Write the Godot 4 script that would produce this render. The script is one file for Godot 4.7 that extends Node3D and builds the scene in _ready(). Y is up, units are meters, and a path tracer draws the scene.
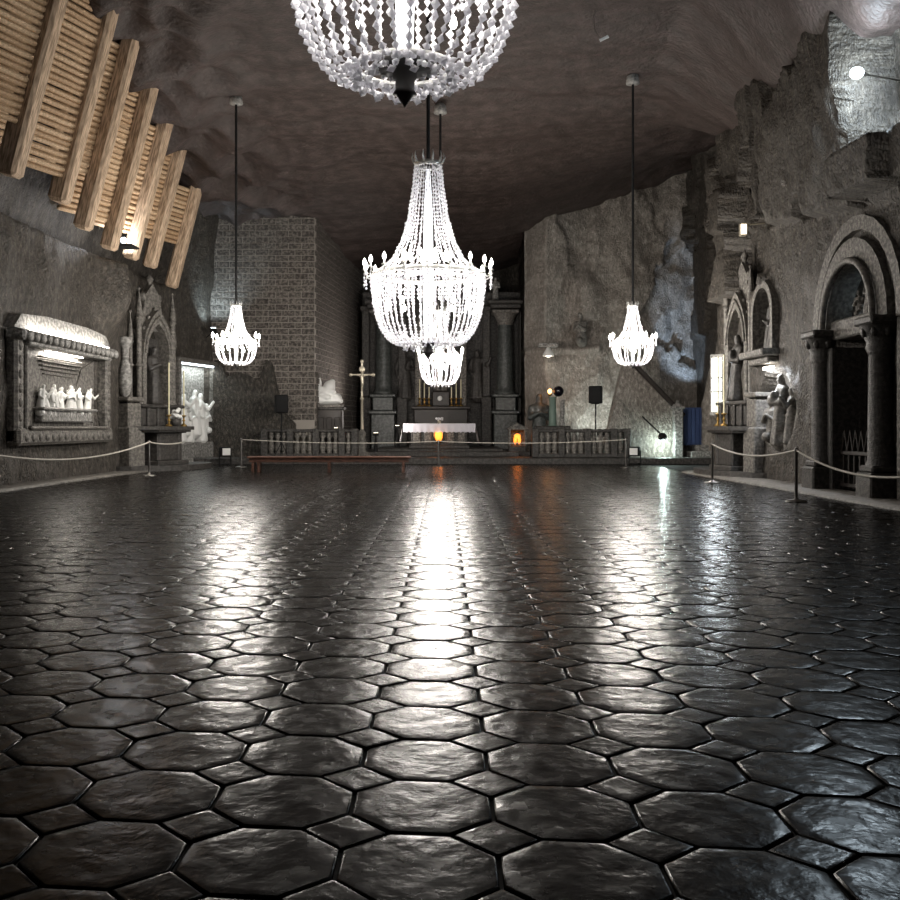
extends Node3D

# Salt-mine chapel. Depth into the hall is written d and runs along -z.
var M = {}
var names_used = {}
const SLANT = 0.11   # tile courses off square, per metre
var rng = RandomNumberGenerator.new()
var noise = FastNoiseLite.new()
var fine = FastNoiseLite.new()
var ridge = FastNoiseLite.new()
var cell = FastNoiseLite.new()
var plates = FastNoiseLite.new()

func V(x, y, d) -> Vector3:
	return Vector3(x, y, -d)

# ------------------------------------------------------------------ naming
func numbered(called: String) -> String:
	if not names_used.has(called):
		names_used[called] = 0
		return called
	names_used[called] += 1
	return "%s_%03d" % [called, names_used[called]]

func tag(o, label, category, group = "", kind = ""):
	if label != "": o.set_meta("label", label)
	if category != "": o.set_meta("category", category)
	if group != "": o.set_meta("group", group)
	if kind != "": o.set_meta("kind", kind)
	return o

func thing(called, label, category, at = Vector3.ZERO, turn = 0.0, group = ""):
	var o = Node3D.new()
	o.name = numbered(called)
	add_child(o)
	o.position = at
	o.rotation.y = turn
	tag(o, label, category, group)
	return o

func put(called, mesh, mat, parent, at = Vector3.ZERO):
	var o = MeshInstance3D.new()
	o.mesh = mesh
	o.material_override = mat
	o.cast_shadow = GeometryInstance3D.SHADOW_CASTING_SETTING_ON
	if parent == self:
		o.name = numbered(called)
		add_child(o)
	else:
		o.name = called
		parent.add_child(o, true)
	o.position = at
	return o

func part(called, st, mat, parent):
	return put(called, fin(st), mat, parent)

func struct(called, mesh, mat):
	var o = put(called, mesh, mat, self)
	o.set_meta("kind", "structure")
	return o

func copy_of(o, label, at, turn = 0.0):
	var c = o.duplicate()
	c.name = numbered(str(o.name).trim_suffix("_000"))
	add_child(c)
	c.position = at
	c.rotation.y = turn
	c.set_meta("label", label)
	return c

# ------------------------------------------------------------------ mesh tools
func begin():
	var st = SurfaceTool.new()
	st.begin(Mesh.PRIMITIVE_TRIANGLES)
	return st

func fin(st):
	st.index()
	st.generate_normals()
	return st.commit()

func flat(st):
	st.set_smooth_group(-1)

func smooth(st):
	st.set_smooth_group(0)

func tri(st, a, b, c, out):
	if (b - a).cross(c - a).dot(out) > 0.0:
		st.add_vertex(a); st.add_vertex(c); st.add_vertex(b)
	else:
		st.add_vertex(a); st.add_vertex(b); st.add_vertex(c)

func quad(st, a, b, c, d, out):
	tri(st, a, b, c, out)
	tri(st, a, c, d, out)

func box(st, c, size, bev = 0.0, bs = Basis.IDENTITY):
	# box with chamfered edges
	flat(st)
	var h = size * 0.5
	var b = min(bev, min(h.x, min(h.y, h.z)) * 0.9)
	if b <= 0.0:
		for ax in 3:
			for s in [-1.0, 1.0]:
				var n = Vector3.ZERO; n[ax] = s
				var u = (ax + 1) % 3
				var w = (ax + 2) % 3
				var p = []
				for q in [[-1, -1], [1, -1], [1, 1], [-1, 1]]:
					var v = Vector3.ZERO
					v[ax] = s * h[ax]; v[u] = q[0] * h[u]; v[w] = q[1] * h[w]
					p.append(c + bs * v)
				quad(st, p[0], p[1], p[2], p[3], bs * n)
		return
	for ax in 3:
		var u = (ax + 1) % 3
		var w = (ax + 2) % 3
		for s in [-1.0, 1.0]:
			var n = Vector3.ZERO; n[ax] = s
			var p = []
			for q in [[-1, -1], [1, -1], [1, 1], [-1, 1]]:
				var v = Vector3.ZERO
				v[ax] = s * h[ax]; v[u] = q[0] * (h[u] - b); v[w] = q[1] * (h[w] - b)
				p.append(c + bs * v)
			quad(st, p[0], p[1], p[2], p[3], bs * n)
		for s1 in [-1.0, 1.0]:
			for s2 in [-1.0, 1.0]:
				# chamfer along axis ax
				var n2 = Vector3.ZERO; n2[u] = s1; n2[w] = s2
				var p2 = []
				for q in [[-1, 0], [1, 0], [1, 1], [-1, 1]]:
					var v = Vector3.ZERO
					v[ax] = q[0] * (h[ax] - b)
					v[u] = s1 * (h[u] - (b if q[1] == 1 else 0.0))
					v[w] = s2 * (h[w] - (0.0 if q[1] == 1 else b))
					p2.append(c + bs * v)
				quad(st, p2[0], p2[1], p2[2], p2[3], bs * n2)
	for sx in [-1.0, 1.0]:
		for sy in [-1.0, 1.0]:
			for sz in [-1.0, 1.0]:
				var g = Vector3(sx, sy, sz)
				tri(st, c + bs * Vector3(sx * h.x, sy * (h.y - b), sz * (h.z - b)), c + bs * Vector3(sx * (h.x - b), sy * h.y, sz * (h.z - b)), c + bs * Vector3(sx * (h.x - b), sy * (h.y - b), sz * h.z), bs * g)

func lathe(st, prof, segs, at = Vector3.ZERO, from = 0.0, to = TAU, bs = Basis.IDENTITY):
	# prof: array of Vector2(r, y), bottom to top
	smooth(st)
	for i in prof.size() - 1:
		var p = prof[i]
		var q = prof[i + 1]
		var nrm2 = Vector2(q.y - p.y, -(q.x - p.x))
		for k in segs:
			var a0 = from + (to - from) * k / segs
			var a1 = from + (to - from) * (k + 1) / segs
			var am = (a0 + a1) * 0.5
			var out = bs * Vector3(cos(am) * nrm2.x, nrm2.y, sin(am) * nrm2.x)
			var v0 = at + bs * Vector3(cos(a0) * p.x, p.y, sin(a0) * p.x)
			var v1 = at + bs * Vector3(cos(a1) * p.x, p.y, sin(a1) * p.x)
			var v2 = at + bs * Vector3(cos(a1) * q.x, q.y, sin(a1) * q.x)
			var v3 = at + bs * Vector3(cos(a0) * q.x, q.y, sin(a0) * q.x)
			if p.x > 1e-5: tri(st, v0, v1, v2, out)
			if q.x > 1e-5: tri(st, v0, v2, v3, out)

func cyl(st, at, r, h, segs = 12):
	lathe(st, [Vector2(0, 0), Vector2(r, 0)], segs, at)
	st.set_smooth_group(1)
	var g = begin_side(st, at, r, r, h, segs)
	lathe(st, [Vector2(r, h), Vector2(0, h)], segs, at)

func begin_side(st, at, r0, r1, h, segs):
	st.set_smooth_group(1)
	for k in segs:
		var a0 = TAU * k / segs
		var a1 = TAU * (k + 1) / segs
		var am = (a0 + a1) * 0.5
		quad(st, at + Vector3(cos(a0) * r0, 0, sin(a0) * r0), at + Vector3(cos(a1) * r0, 0, sin(a1) * r0), at + Vector3(cos(a1) * r1, h, sin(a1) * r1), at + Vector3(cos(a0) * r1, h, sin(a0) * r1), Vector3(cos(am), 0, sin(am)))
	return 0

func tube(st, pts, rad, sides = 6, caps = true):
	# pts: array of Vector3; rad: number or array
	smooth(st)
	var rings = []
	var up = Vector3.UP
	for i in pts.size():
		var t = (pts[min(i + 1, pts.size() - 1)] - pts[max(i - 1, 0)]).normalized()
		if i == 0 and abs(t.dot(up)) > 0.95: up = Vector3.RIGHT
		var n = (up - t * up.dot(t)).normalized()
		up = n
		var b = t.cross(n)
		var r = rad[i] if rad is Array else rad
		var ring = []
		for k in sides:
			var a = TAU * k / sides
			ring.append(pts[i] + (n * cos(a) + b * sin(a)) * r)
		rings.append(ring)
	for i in pts.size() - 1:
		for k in sides:
			var k1 = (k + 1) % sides
			var mid = (rings[i][k] + rings[i][k1] + rings[i + 1][k] + rings[i + 1][k1]) * 0.25
			quad(st, rings[i][k], rings[i][k1], rings[i + 1][k1], rings[i + 1][k], mid - (pts[i] + pts[i + 1]) * 0.5)
	if caps:
		st.set_smooth_group(2)
		for e in [0, pts.size() - 1]:
			var o = pts[0] - pts[1] if e == 0 else pts[e] - pts[e - 1]
			for k in sides:
				tri(st, pts[e], rings[e][k], rings[e][(k + 1) % sides], o)

func ball(st, c, r, segs = 8, rows = 6):
	# r: Vector3 radii
	smooth(st)
	for i in rows:
		var t0 = PI * i / rows - PI / 2
		var t1 = PI * (i + 1) / rows - PI / 2
		for k in segs:
			var a0 = TAU * k / segs
			var a1 = TAU * (k + 1) / segs
			var f = func(t, a): return Vector3(cos(t) * cos(a), sin(t), cos(t) * sin(a))
			var o = f.call((t0 + t1) / 2, (a0 + a1) / 2)
			var p = [f.call(t0, a0), f.call(t0, a1), f.call(t1, a1), f.call(t1, a0)]
			for j in 4: p[j] = c + p[j] * r
			if i > 0: tri(st, p[0], p[1], p[2], o)
			if i < rows - 1: tri(st, p[0], p[2], p[3], o)

func prism(st, poly, z0, z1, at = Vector3.ZERO, bs = Basis.IDENTITY):
	# poly: PackedVector2Array in xy, extruded along z from z0 to z1
	flat(st)
	var ids = Geometry2D.triangulate_polygon(poly)
	for k in range(0, ids.size(), 3):
		var a = poly[ids[k]]; var b = poly[ids[k + 1]]; var c = poly[ids[k + 2]]
		for z in [z0, z1]:
			tri(st, at + bs * Vector3(a.x, a.y, z), at + bs * Vector3(b.x, b.y, z), at + bs * Vector3(c.x, c.y, z), bs * Vector3(0, 0, 1.0 if z == max(z0, z1) else -1.0))
	var cw = Geometry2D.is_polygon_clockwise(poly)
	for i in poly.size():
		var a = poly[i]
		var b = poly[(i + 1) % poly.size()]
		var n = Vector2(b.y - a.y, -(b.x - a.x))
		if cw: n = -n
		quad(st, at + bs * Vector3(a.x, a.y, z0), at + bs * Vector3(b.x, b.y, z0), at + bs * Vector3(b.x, b.y, z1), at + bs * Vector3(a.x, a.y, z1), bs * Vector3(n.x, n.y, 0))

func slab(us, vs, fn, back, inside):
	# grid sheet fn(u, v) with thickness: the border is carried to 'back' away from the room
	var st = begin()
	smooth(st)
	var nu = us.size()
	var nv = vs.size()
	var pts = []
	pts.resize(nu * nv)
	for i in nu:
		for j in nv:
			pts[i * nv + j] = fn.call(us[i], vs[j])
	var m = (nu / 2) * nv + nv / 2
	var out = (pts[m + nv] - pts[m]).cross(pts[m + 1] - pts[m])
	var flip = out.dot(inside - pts[m]) > 0.0
	for p in pts: st.add_vertex(p)
	for i in nu - 1:
		for j in nv - 1:
			var a = i * nv + j
			var b = a + nv
			# clockwise from inside
			if flip:
				for q in [a, b + 1, b, a, a + 1, b + 1]: st.add_index(q)
			else:
				for q in [a, b, b + 1, a, b + 1, a + 1]: st.add_index(q)
	# border and back
	var rim = []
	for i in nu: rim.append(i * nv)
	for j in range(1, nv): rim.append((nu - 1) * nv + j)
	for i in range(nu - 2, -1, -1): rim.append(i * nv + nv - 1)
	for j in range(nv - 2, 0, -1): rim.append(j)
	var base = nu * nv
	for r in rim:
		st.add_vertex(pts[r]); st.add_vertex(pts[r] + back)
	st.add_vertex(pts[m] + back)
	var cen = base + rim.size() * 2
	for k in rim.size():
		var a = base + k * 2
		var b = base + ((k + 1) % rim.size()) * 2
		for q in ([a, a + 1, b, b, a + 1, b + 1, a + 1, cen, b + 1] if flip else [a, b, a + 1, b, b + 1, a + 1, a + 1, b + 1, cen]): st.add_index(q)
	st.generate_normals()
	return st.commit()

func frange(a, b, step) -> Array:
	var r = []
	var n = int(ceil((b - a) / step))
	for i in n + 1: r.append(a + (b - a) * i / n)
	return r

# smooth union of tapered capsules, meshed by surface nets
func nets(prims, size, k) -> ArrayMesh:
	var lo = Vector3(1e9, 1e9, 1e9)
	var hi = -lo
	for p in prims:
		var r = max(p[2], p[3]) + size * 2.0 + k * 0.3
		for q in [p[0], p[1]]:
			lo = lo.min(q - Vector3(r, r, r)); hi = hi.max(q + Vector3(r, r, r))
	var n = Vector3i(((hi - lo) / size).ceil()) + Vector3i.ONE
	var f = PackedFloat32Array()
	f.resize(n.x * n.y * n.z)
	var id = 0
	for z in n.z:
		for y in n.y:
			for x in n.x:
				var p = lo + Vector3(x, y, z) * size
				var d = 9.0
				for c in prims:
					var ba = c[1] - c[0]
					var t = clampf((p - c[0]).dot(ba) / maxf(ba.length_squared(), 1e-8), 0.0, 1.0)
					var e = (p - c[0] - ba * t).length() - lerpf(c[2], c[3], t)
					var h = maxf(k - absf(d - e), 0.0) / k
					d = minf(d, e) - h * h * k * 0.25
				f[id] = d
				id += 1
	var st = begin()
	smooth(st)
	var vid = {}
	var count = 0
	var sx = 1
	var sy = n.x
	var sz = n.x * n.y
	for z in n.z - 1:
		for y in n.y - 1:
			for x in n.x - 1:
				var o = x + y * sy + z * sz
				var sum = Vector3.ZERO
				var cnt = 0
				for e in EDGES:
					var a = f[o + e[0].x + e[0].y * sy + e[0].z * sz]
					var b = f[o + e[1].x + e[1].y * sy + e[1].z * sz]
					if (a < 0.0) != (b < 0.0):
						sum += Vector3(e[0]).lerp(Vector3(e[1]), a / (a - b))
						cnt += 1
				if cnt:
					vid[o] = count
					count += 1
					st.add_vertex(lo + (Vector3(x, y, z) + sum / cnt) * size)
	for z in range(1, n.z - 1):
		for y in range(1, n.y - 1):
			for x in range(1, n.x - 1):
				var o = x + y * sy + z * sz
				var a = f[o] < 0.0
				for ax in 3:
					var s = [sx, sy, sz][ax]
					if a == (f[o + s] < 0.0): continue
					var u = [sy, sz, sx][ax]
					var w = [sz, sx, sy][ax]
					var q = [o - u - w, o - w, o, o - u]
					if not (vid.has(q[0]) and vid.has(q[1]) and vid.has(q[2]) and vid.has(q[3])): continue
					var i = [vid[q[0]], vid[q[1]], vid[q[2]], vid[q[3]]]
					if a:
						for t in [i[0], i[2], i[1], i[0], i[3], i[2]]: st.add_index(t)
					else:
						for t in [i[0], i[1], i[2], i[0], i[2], i[3]]: st.add_index(t)
	st.generate_normals()
	return st.commit()

var EDGES = []
func make_edges():
	for a in 8:
		for b in range(a + 1, 8):
			var x = a ^ b
			if x == 1 or x == 2 or x == 4:
				EDGES.append([Vector3i(a & 1, (a >> 1) & 1, a >> 2), Vector3i(b & 1, (b >> 1) & 1, b >> 2)])

# ------------------------------------------------------------------ materials
func noise_tex(freq, oct, type, sd, ramp, size = 1024, normal = 0.0, cellret = -1):
	var n = FastNoiseLite.new()
	n.noise_type = type
	n.frequency = freq
	n.seed = sd
	n.fractal_octaves = oct
	if oct <= 1: n.fractal_type = FastNoiseLite.FRACTAL_NONE
	if cellret >= 0: n.cellular_return_type = cellret
	var t = NoiseTexture2D.new()
	t.width = size; t.height = size
	t.seamless = true
	t.noise = n
	if normal > 0.0:
		t.as_normal_map = true
		t.bump_strength = normal
	if ramp:
		var g = Gradient.new()
		var offs = PackedFloat32Array()
		var cols = PackedColorArray()
		for r in ramp:
			offs.append(r[0]); cols.append(Color(r[1], r[2], r[3]) if r.size() > 3 else Color(r[1], r[1], r[1]))
		g.offsets = offs
		g.colors = cols
		t.color_ramp = g
	return t

func mat(nm, col, rough, metal = 0.0):
	var m = StandardMaterial3D.new()
	m.resource_name = nm
	m.albedo_color = col
	m.roughness = rough
	m.metallic = metal
	M[nm] = m
	return m

func tri_map(m, s):
	m.uv1_triplanar = true
	m.uv1_world_triplanar = true
	m.uv1_scale = s if s is Vector3 else Vector3(s, s, s)
	return m

func glow(nm, col, energy):
	var m = mat(nm, col, 0.4)
	m.emission_enabled = true
	m.emission = col
	m.emission_energy_multiplier = energy
	return m

func materials():
	var S = FastNoiseLite.TYPE_SIMPLEX_SMOOTH
	var C = FastNoiseLite.TYPE_CELLULAR
	var rock_c = noise_tex(0.02, 6, S, 11, [[0.2, 0.25, 0.235, 0.22], [0.45, 0.33, 0.315, 0.295], [0.6, 0.38, 0.365, 0.345], [0.85, 0.55, 0.535, 0.51]])
	var rock_h = noise_tex(0.03, 6, S, 12, null)
	var chip_h = noise_tex(0.05, 4, S, 5, null)
	var m = mat("rock", Color(0.70, 0.675, 0.645), 0.6)
	m.albedo_texture = rock_c
	m.heightmap_enabled = true; m.heightmap_texture = chip_h; m.heightmap_scale = 5.0
	tri_map(m, Vector3(0.42, 0.2, 0.42))
	m = mat("rock_ceiling", Color(0.69, 0.63, 0.615), 0.6)
	m.albedo_texture = noise_tex(0.008, 7, S, 31, [[0.2, 0.30, 0.275, 0.26], [0.5, 0.36, 0.335, 0.32], [0.8, 0.45, 0.42, 0.41]])
	m.heightmap_enabled = true; m.heightmap_texture = rock_h; m.heightmap_scale = 2.5
	tri_map(m, Vector3(0.22, 0.3, 0.34))
	m = mat("salt_rock", Color(0.96, 0.95, 0.93), 0.55)
	m.albedo_texture = noise_tex(0.02, 5, S, 13, [[0.2, 0.48, 0.46, 0.44], [0.5, 0.58, 0.56, 0.54], [0.7, 0.67, 0.65, 0.63], [0.9, 0.84, 0.825, 0.81]])
	m.heightmap_enabled = true; m.heightmap_texture = chip_h; m.heightmap_scale = 6.0
	tri_map(m, Vector3(0.42, 0.2, 0.42))
	# carved stones
	m = mat("stone", Color(0.64, 0.62, 0.59), 0.6)
	m.albedo_texture = noise_tex(0.02, 5, S, 41, [[0.2, 0.45], [0.5, 0.65], [0.8, 0.85]], 512)
	m.heightmap_enabled = true; m.heightmap_texture = rock_h; m.heightmap_scale = 1.1
	tri_map(m, 0.9)
	m = mat("dark_stone", Color(0.38, 0.365, 0.35), 0.5)
	m.albedo_texture = M.stone.albedo_texture
	m.heightmap_enabled = true; m.heightmap_texture = rock_h; m.heightmap_scale = 1.1
	tri_map(m, 0.9)
	m = mat("green_stone", Color(0.43, 0.45, 0.44), 0.45)
	m.albedo_texture = M.stone.albedo_texture
	tri_map(m, 0.7)
	m = mat("pale_stone", Color(0.84, 0.83, 0.81), 0.5)
	m.albedo_texture = M.stone.albedo_texture
	m.heightmap_enabled = true; m.heightmap_texture = rock_h; m.heightmap_scale = 1.5
	tri_map(m, 0.9)
	m = mat("white_salt", Color(0.9, 0.9, 0.89), 0.45)
	# floor tiles
	var tile_c = noise_tex(0.008, 6, S, 51, [[0.15, 0.15, 0.14, 0.135], [0.45, 0.18, 0.17, 0.162], [0.62, 0.21, 0.20, 0.192], [0.85, 0.31, 0.297, 0.287]])
	var tile_r = noise_tex(0.012, 5, S, 52, [[0.2, 0.20], [0.5, 0.24], [0.8, 0.30]])
	var tile_h = noise_tex(0.009, 5, S, 53, null)
	m = mat("tile", Color(0.60, 0.58, 0.565), 1.0)
	m.albedo_texture = tile_c
	m.roughness_texture = tile_r
	m.metallic_specular = 0.2
	m.heightmap_enabled = true; m.heightmap_texture = tile_h; m.heightmap_scale = 0.42
	tri_map(m, 0.55)
	m = mat("grout", Color(0.10, 0.095, 0.09), 0.9)
	m = mat("border_floor", Color(0.62, 0.60, 0.57), 0.55)
	m.albedo_texture = M.stone.albedo_texture
	m.heightmap_enabled = true; m.heightmap_texture = rock_h; m.heightmap_scale = 1.5
	tri_map(m, 0.5)
	# bricks
	for i in 3:
		m = mat("brick%d" % i, [Color(0.62, 0.585, 0.55), Color(0.57, 0.535, 0.505), Color(0.66, 0.625, 0.59)][i], 0.8)
		m.albedo_texture = M.stone.albedo_texture
		m.heightmap_enabled = true; m.heightmap_texture = rock_h; m.heightmap_scale = 2.5
		tri_map(m, 0.8)
	m = mat("mortar", Color(0.61, 0.585, 0.555), 0.9)
	# wood
	for i in 3:
		m = mat("wood%d" % i, [Color(0.90, 0.79, 0.655), Color(0.85, 0.735, 0.60), Color(0.94, 0.84, 0.71)][i], 0.7)
		m.albedo_texture = noise_tex(0.02, 5, S, 61, [[0.2, 0.62, 0.58, 0.54], [0.5, 0.85, 0.82, 0.79], [0.8, 1.0, 0.98, 0.95]], 512) if i == 0 else M.wood0.albedo_texture
		m.uv1_triplanar = true
		m.uv1_scale = Vector3(3.0, 3.0, 0.3)
	m = mat("beam", Color(0.88, 0.795, 0.70), 0.7)
	m.albedo_texture = M.wood0.albedo_texture
	m.uv1_triplanar = true
	m.uv1_scale = Vector3(2.0, 0.22, 2.0)
	m = mat("bench_wood", Color(0.36, 0.25, 0.21), 0.45)
	m.albedo_texture = M.wood0.albedo_texture
	m.uv1_triplanar = true
	m.uv1_scale = Vector3(0.3, 2.0, 2.0)
	m = mat("dark_wood", Color(0.17, 0.145, 0.13), 0.5)
	# metals, cloth, others
	mat("black", Color(0.04, 0.04, 0.045), 0.85)
	mat("speaker_cloth", Color(0.07, 0.07, 0.075), 0.95)
	mat("dark_metal", Color(0.36, 0.355, 0.35), 0.45, 0.2)
	mat("steel", Color(0.62, 0.61, 0.60), 0.28, 1.0)
	mat("brass", Color(0.70, 0.57, 0.34), 0.3, 1.0)
	mat("gilt", Color(0.80, 0.765, 0.69), 0.35, 0.5)
	mat("silver", Color(0.85, 0.85, 0.84), 0.3, 0.7)
	mat("rope", Color(0.72, 0.70, 0.66), 0.6)
	mat("wax", Color(0.86, 0.83, 0.70), 0.5)
	mat("cloth", Color(0.86, 0.85, 0.86), 0.9)
	mat("lace", Color(0.84, 0.83, 0.86), 0.9)
	mat("blue_door", Color(0.33, 0.42, 0.62), 0.5)
	mat("pale_green", Color(0.42, 0.50, 0.46), 0.5)
	m = mat("crystal", Color(0.97, 0.97, 0.98), 0.12)
	m.backlight_enabled = true
	m.backlight = Color(0.9, 0.9, 0.92)
	m = mat("frosted", Color(0.93, 0.94, 0.96), 0.35)
	m.backlight_enabled = true
	m.backlight = Color(0.85, 0.86, 0.9)
	glow("bulb", Color(1.0, 0.98, 0.95), 14.0)
	glow("frosted_tube_glow", Color(0.97, 0.98, 1.0), 1.4)  # glow stands in for bulb light on the frosted tube
	glow("cool_lamp", Color(0.92, 0.97, 1.0), 6.0)
	glow("warm_lamp", Color(1.0, 0.95, 0.86), 5.0)
	glow("strip_lamp", Color(1.0, 0.97, 0.93), 18.0)
	glow("flame", Color(1.0, 0.56, 0.2), 2.2)

# ------------------------------------------------------------------ room shape
func lerp_table(t, x):
	if x <= t[0][0]: return t[0][1]
	for i in t.size() - 1:
		if x <= t[i + 1][0]:
			return lerpf(t[i][1], t[i + 1][1], (x - t[i][0]) / (t[i + 1][0] - t[i][0]))
	return t[-1][1]

var CEIL = [[-10.0, 10.6], [18.0, 10.5], [21.0, 10.1], [24.5, 9.5], [27.0, 9.0], [30.0, 8.45], [33.5, 8.0], [44.0, 7.3]]
var RTOP = [[-10.0, 8.6], [14.0, 8.4], [18.7, 8.0], [22.5, 8.5], [26.5, 8.8], [29.0, 9.6]]

func ceil_y(x, d) -> float:
	var y = lerp_table(CEIL, d) + 0.045 * (x + 4.0)
	y += maxf(0.0, x - 2.0) * 0.30 * smoothstep(26.0, 36.0, d)
	var cove = smoothstep(5.0, 7.6, x) * (1.0 - smoothstep(26.0, 30.0, d))
	y = lerpf(y, lerp_table(RTOP, d), cove)
	return y

func ceil_p(x, d) -> Vector3:
	var y = ceil_y(x, d)
	if d > 15.0:
		# broad layers of the vault, and knobbly rock beside the timber lining
		y += noise.get_noise_2d(x * 2.0, d * 6.0) * 0.14
		var knob = 1.0 - smoothstep(-6.6, -3.4, x)
		var rk = smoothstep(4.5, 6.5, x)
		y -= (0.5 - absf(cell.get_noise_2d(x * 20.0, d * 20.0))) * 0.85 * (knob + 0.25 * rk)
		y += ridge.get_noise_2d(x * 3.0, d * 14.0) * 0.10 * (1.0 - knob)
		# thin ledges left by the layers of the vault
		for q in [[25.3, 1.0], [28.9, 3.0], [31.6, 5.0]]:
			y += 0.06 * smoothstep(-0.05, 0.05, d - q[0] + noise.get_noise_2d(x * 3.0, q[1] * 40.0) * 1.6)
	return V(x, y, d)

var XL = [[-10.0, -9.0], [20.0, -8.9], [26.0, -8.75], [30.5, -8.6], [33.9, -7.8]]
var XR = [[-10.0, 7.7], [14.0, 7.5], [20.0, 7.4], [26.6, 7.2], [27.6, 8.2], [29.0, 8.9], [37.0, 9.2]]

func left_p(d, y) -> Vector3:
	var x = lerp_table(XL, d)
	if d > 15.0:
		var lean = 1.0 - smoothstep(30.3, 31.2, d)
		if y > 5.55:
			x += lean * (-0.75 + 0.26 * (y - 5.55))
			x += (1.0 - lean) * 0.10 * (y - 5.55)
		var amp = 1.0
		# sunk field behind the large relief
		if d > 20.75 and d < 25.25 and y > 1.12 and y < 2.92:
			x -= 0.24; amp = 0.12
		if d > 31.0 and d < 33.4 and y > 0.2 and y < 3.15:
			x -= 0.3; amp = 0.3
		# a buttress swelling beside the wall altar
		x += 0.55 * exp(-pow((d - 25.9) / 0.5, 2.0)) * smoothstep(3.2, 4.6, y) * (1.0 - smoothstep(5.4, 5.6, y))
		x += amp * (noise.get_noise_3d(d * 10.0, y * 6.0, 3.0) * 0.16 + fine.get_noise_2d(d * 40.0, y * 14.0) * 0.045)
	return V(x, y, d)

func right_p(d, y) -> Vector3:
	var x = lerp_table(XR, d)
	if d > 12.0:
		var amp = 1.0
		# doorway
		if d > 17.05 and d < 18.85 and y < 2.85:
			x += 3.2; amp = 0.0
		var cd = 17.95
		var arch = pow((d - cd) / 1.05, 2.0) + pow((y - 3.2) / 1.05, 2.0)
		if y >= 3.15 and arch < 1.0:
			x += 0.45; amp = 0.2
		# statue niche
		if d > 22.15 and d < 23.45 and y > 2.95 and (y < 3.75 or pow((d - 22.8) / 0.65, 2.0) + pow((y - 3.75) / 0.65, 2.0) < 1.0):
			x += 0.5; amp = 0.2
		# hollow of the carved group
		if pow((d - 22.15) / 1.1, 2.0) + pow((y - 1.6) / 0.9, 2.0) < 1.0:
			x += 0.42; amp = 0.4
		# hewn blocks above the portal
		if y > 4.9 + 0.22 * (d - 16.0) * 0.6:
			if d < 22.45:
				var slope = clampf((y - 5.0) * 0.4, 0.0, 1.0)
				x -= 0.35 * slope
				if d < 17.6 and d > 14.4 and y > 5.15 and y < 5.95: x -= 0.55
				if d < 17.7 and y > 5.95: x += 0.7
			elif d < 22.75:
				x += 0.35
			x += plates.get_noise_2d(d * 14.0, y * 9.0) * 0.28
		if d > 22.7 and y > 4.4: x += plates.get_noise_2d(d * 12.0, y * 6.0) * 0.45
		x -= amp * (noise.get_noise_3d(d * 12.0, y * 10.0, 7.0) * 0.14 + fine.get_noise_2d(d * 40.0, y * 16.0) * 0.04)
	return V(x, y, d)

func apse_right_p(x, y) -> Vector3:
	# rough rock face behind the right-hand balustrade and the stair
	var d = 37.0
	d -= smoothstep(0.0, 1.0, (5.0 - y) / 5.0) * 0.8
	if x < 3.7: d += (3.7 - x) * 2.0
	if y > 3.9 and y < 4.15 and x < 5.6: d -= 0.25
	d -= ridge.get_noise_2d(x * 9.0, y * 4.0) * 0.45
	d -= plates.get_noise_2d(x * 9.0, y * 4.5) * 0.3 + noise.get_noise_3d(x * 8.0, y * 6.0, 2.0) * 0.35 + fine.get_noise_2d(x * 30.0, y * 22.0) * 0.10
	return V(x, y, d)

# ------------------------------------------------------------------ lights
func omni(parent, at, energy, size, col = Color(1, 0.97, 0.93)):
	var l = OmniLight3D.new()
	l.name = "lamp_light"
	l.light_energy = energy
	l.light_color = col
	l.light_size = size
	l.omni_range = 60.0
	l.omni_attenuation = 2.0
	l.shadow_enabled = true
	parent.add_child(l, true)
	l.position = at
	return l

func spot(parent, at, dir, energy, angle, size, col = Color(1, 0.98, 0.95), blend = 0.8):
	var l = SpotLight3D.new()
	l.name = "spot_light"
	l.light_energy = energy
	l.light_color = col
	l.light_size = size
	l.spot_range = 60.0
	l.spot_attenuation = 2.0
	l.spot_angle = angle
	l.spot_angle_attenuation = blend
	l.shadow_enabled = true
	parent.add_child(l, true)
	l.position = at
	l.basis = Basis.looking_at(dir, Vector3.UP if absf(dir.normalized().y) < 0.95 else Vector3.FORWARD)
	return l

func strip_light(parent, at, dir, size, energy, col = Color(1, 0.97, 0.92)):
	var l = AreaLight3D.new()
	l.name = "strip_light"
	l.area_size = size
	l.light_energy = energy
	l.light_color = col
	l.area_normalize_energy = true
	l.area_range = 40.0
	l.shadow_enabled = true
	parent.add_child(l, true)
	l.position = at
	l.basis = Basis.looking_at(dir, Vector3.UP if absf(dir.normalized().y) < 0.95 else Vector3.RIGHT)
	return l

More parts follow.
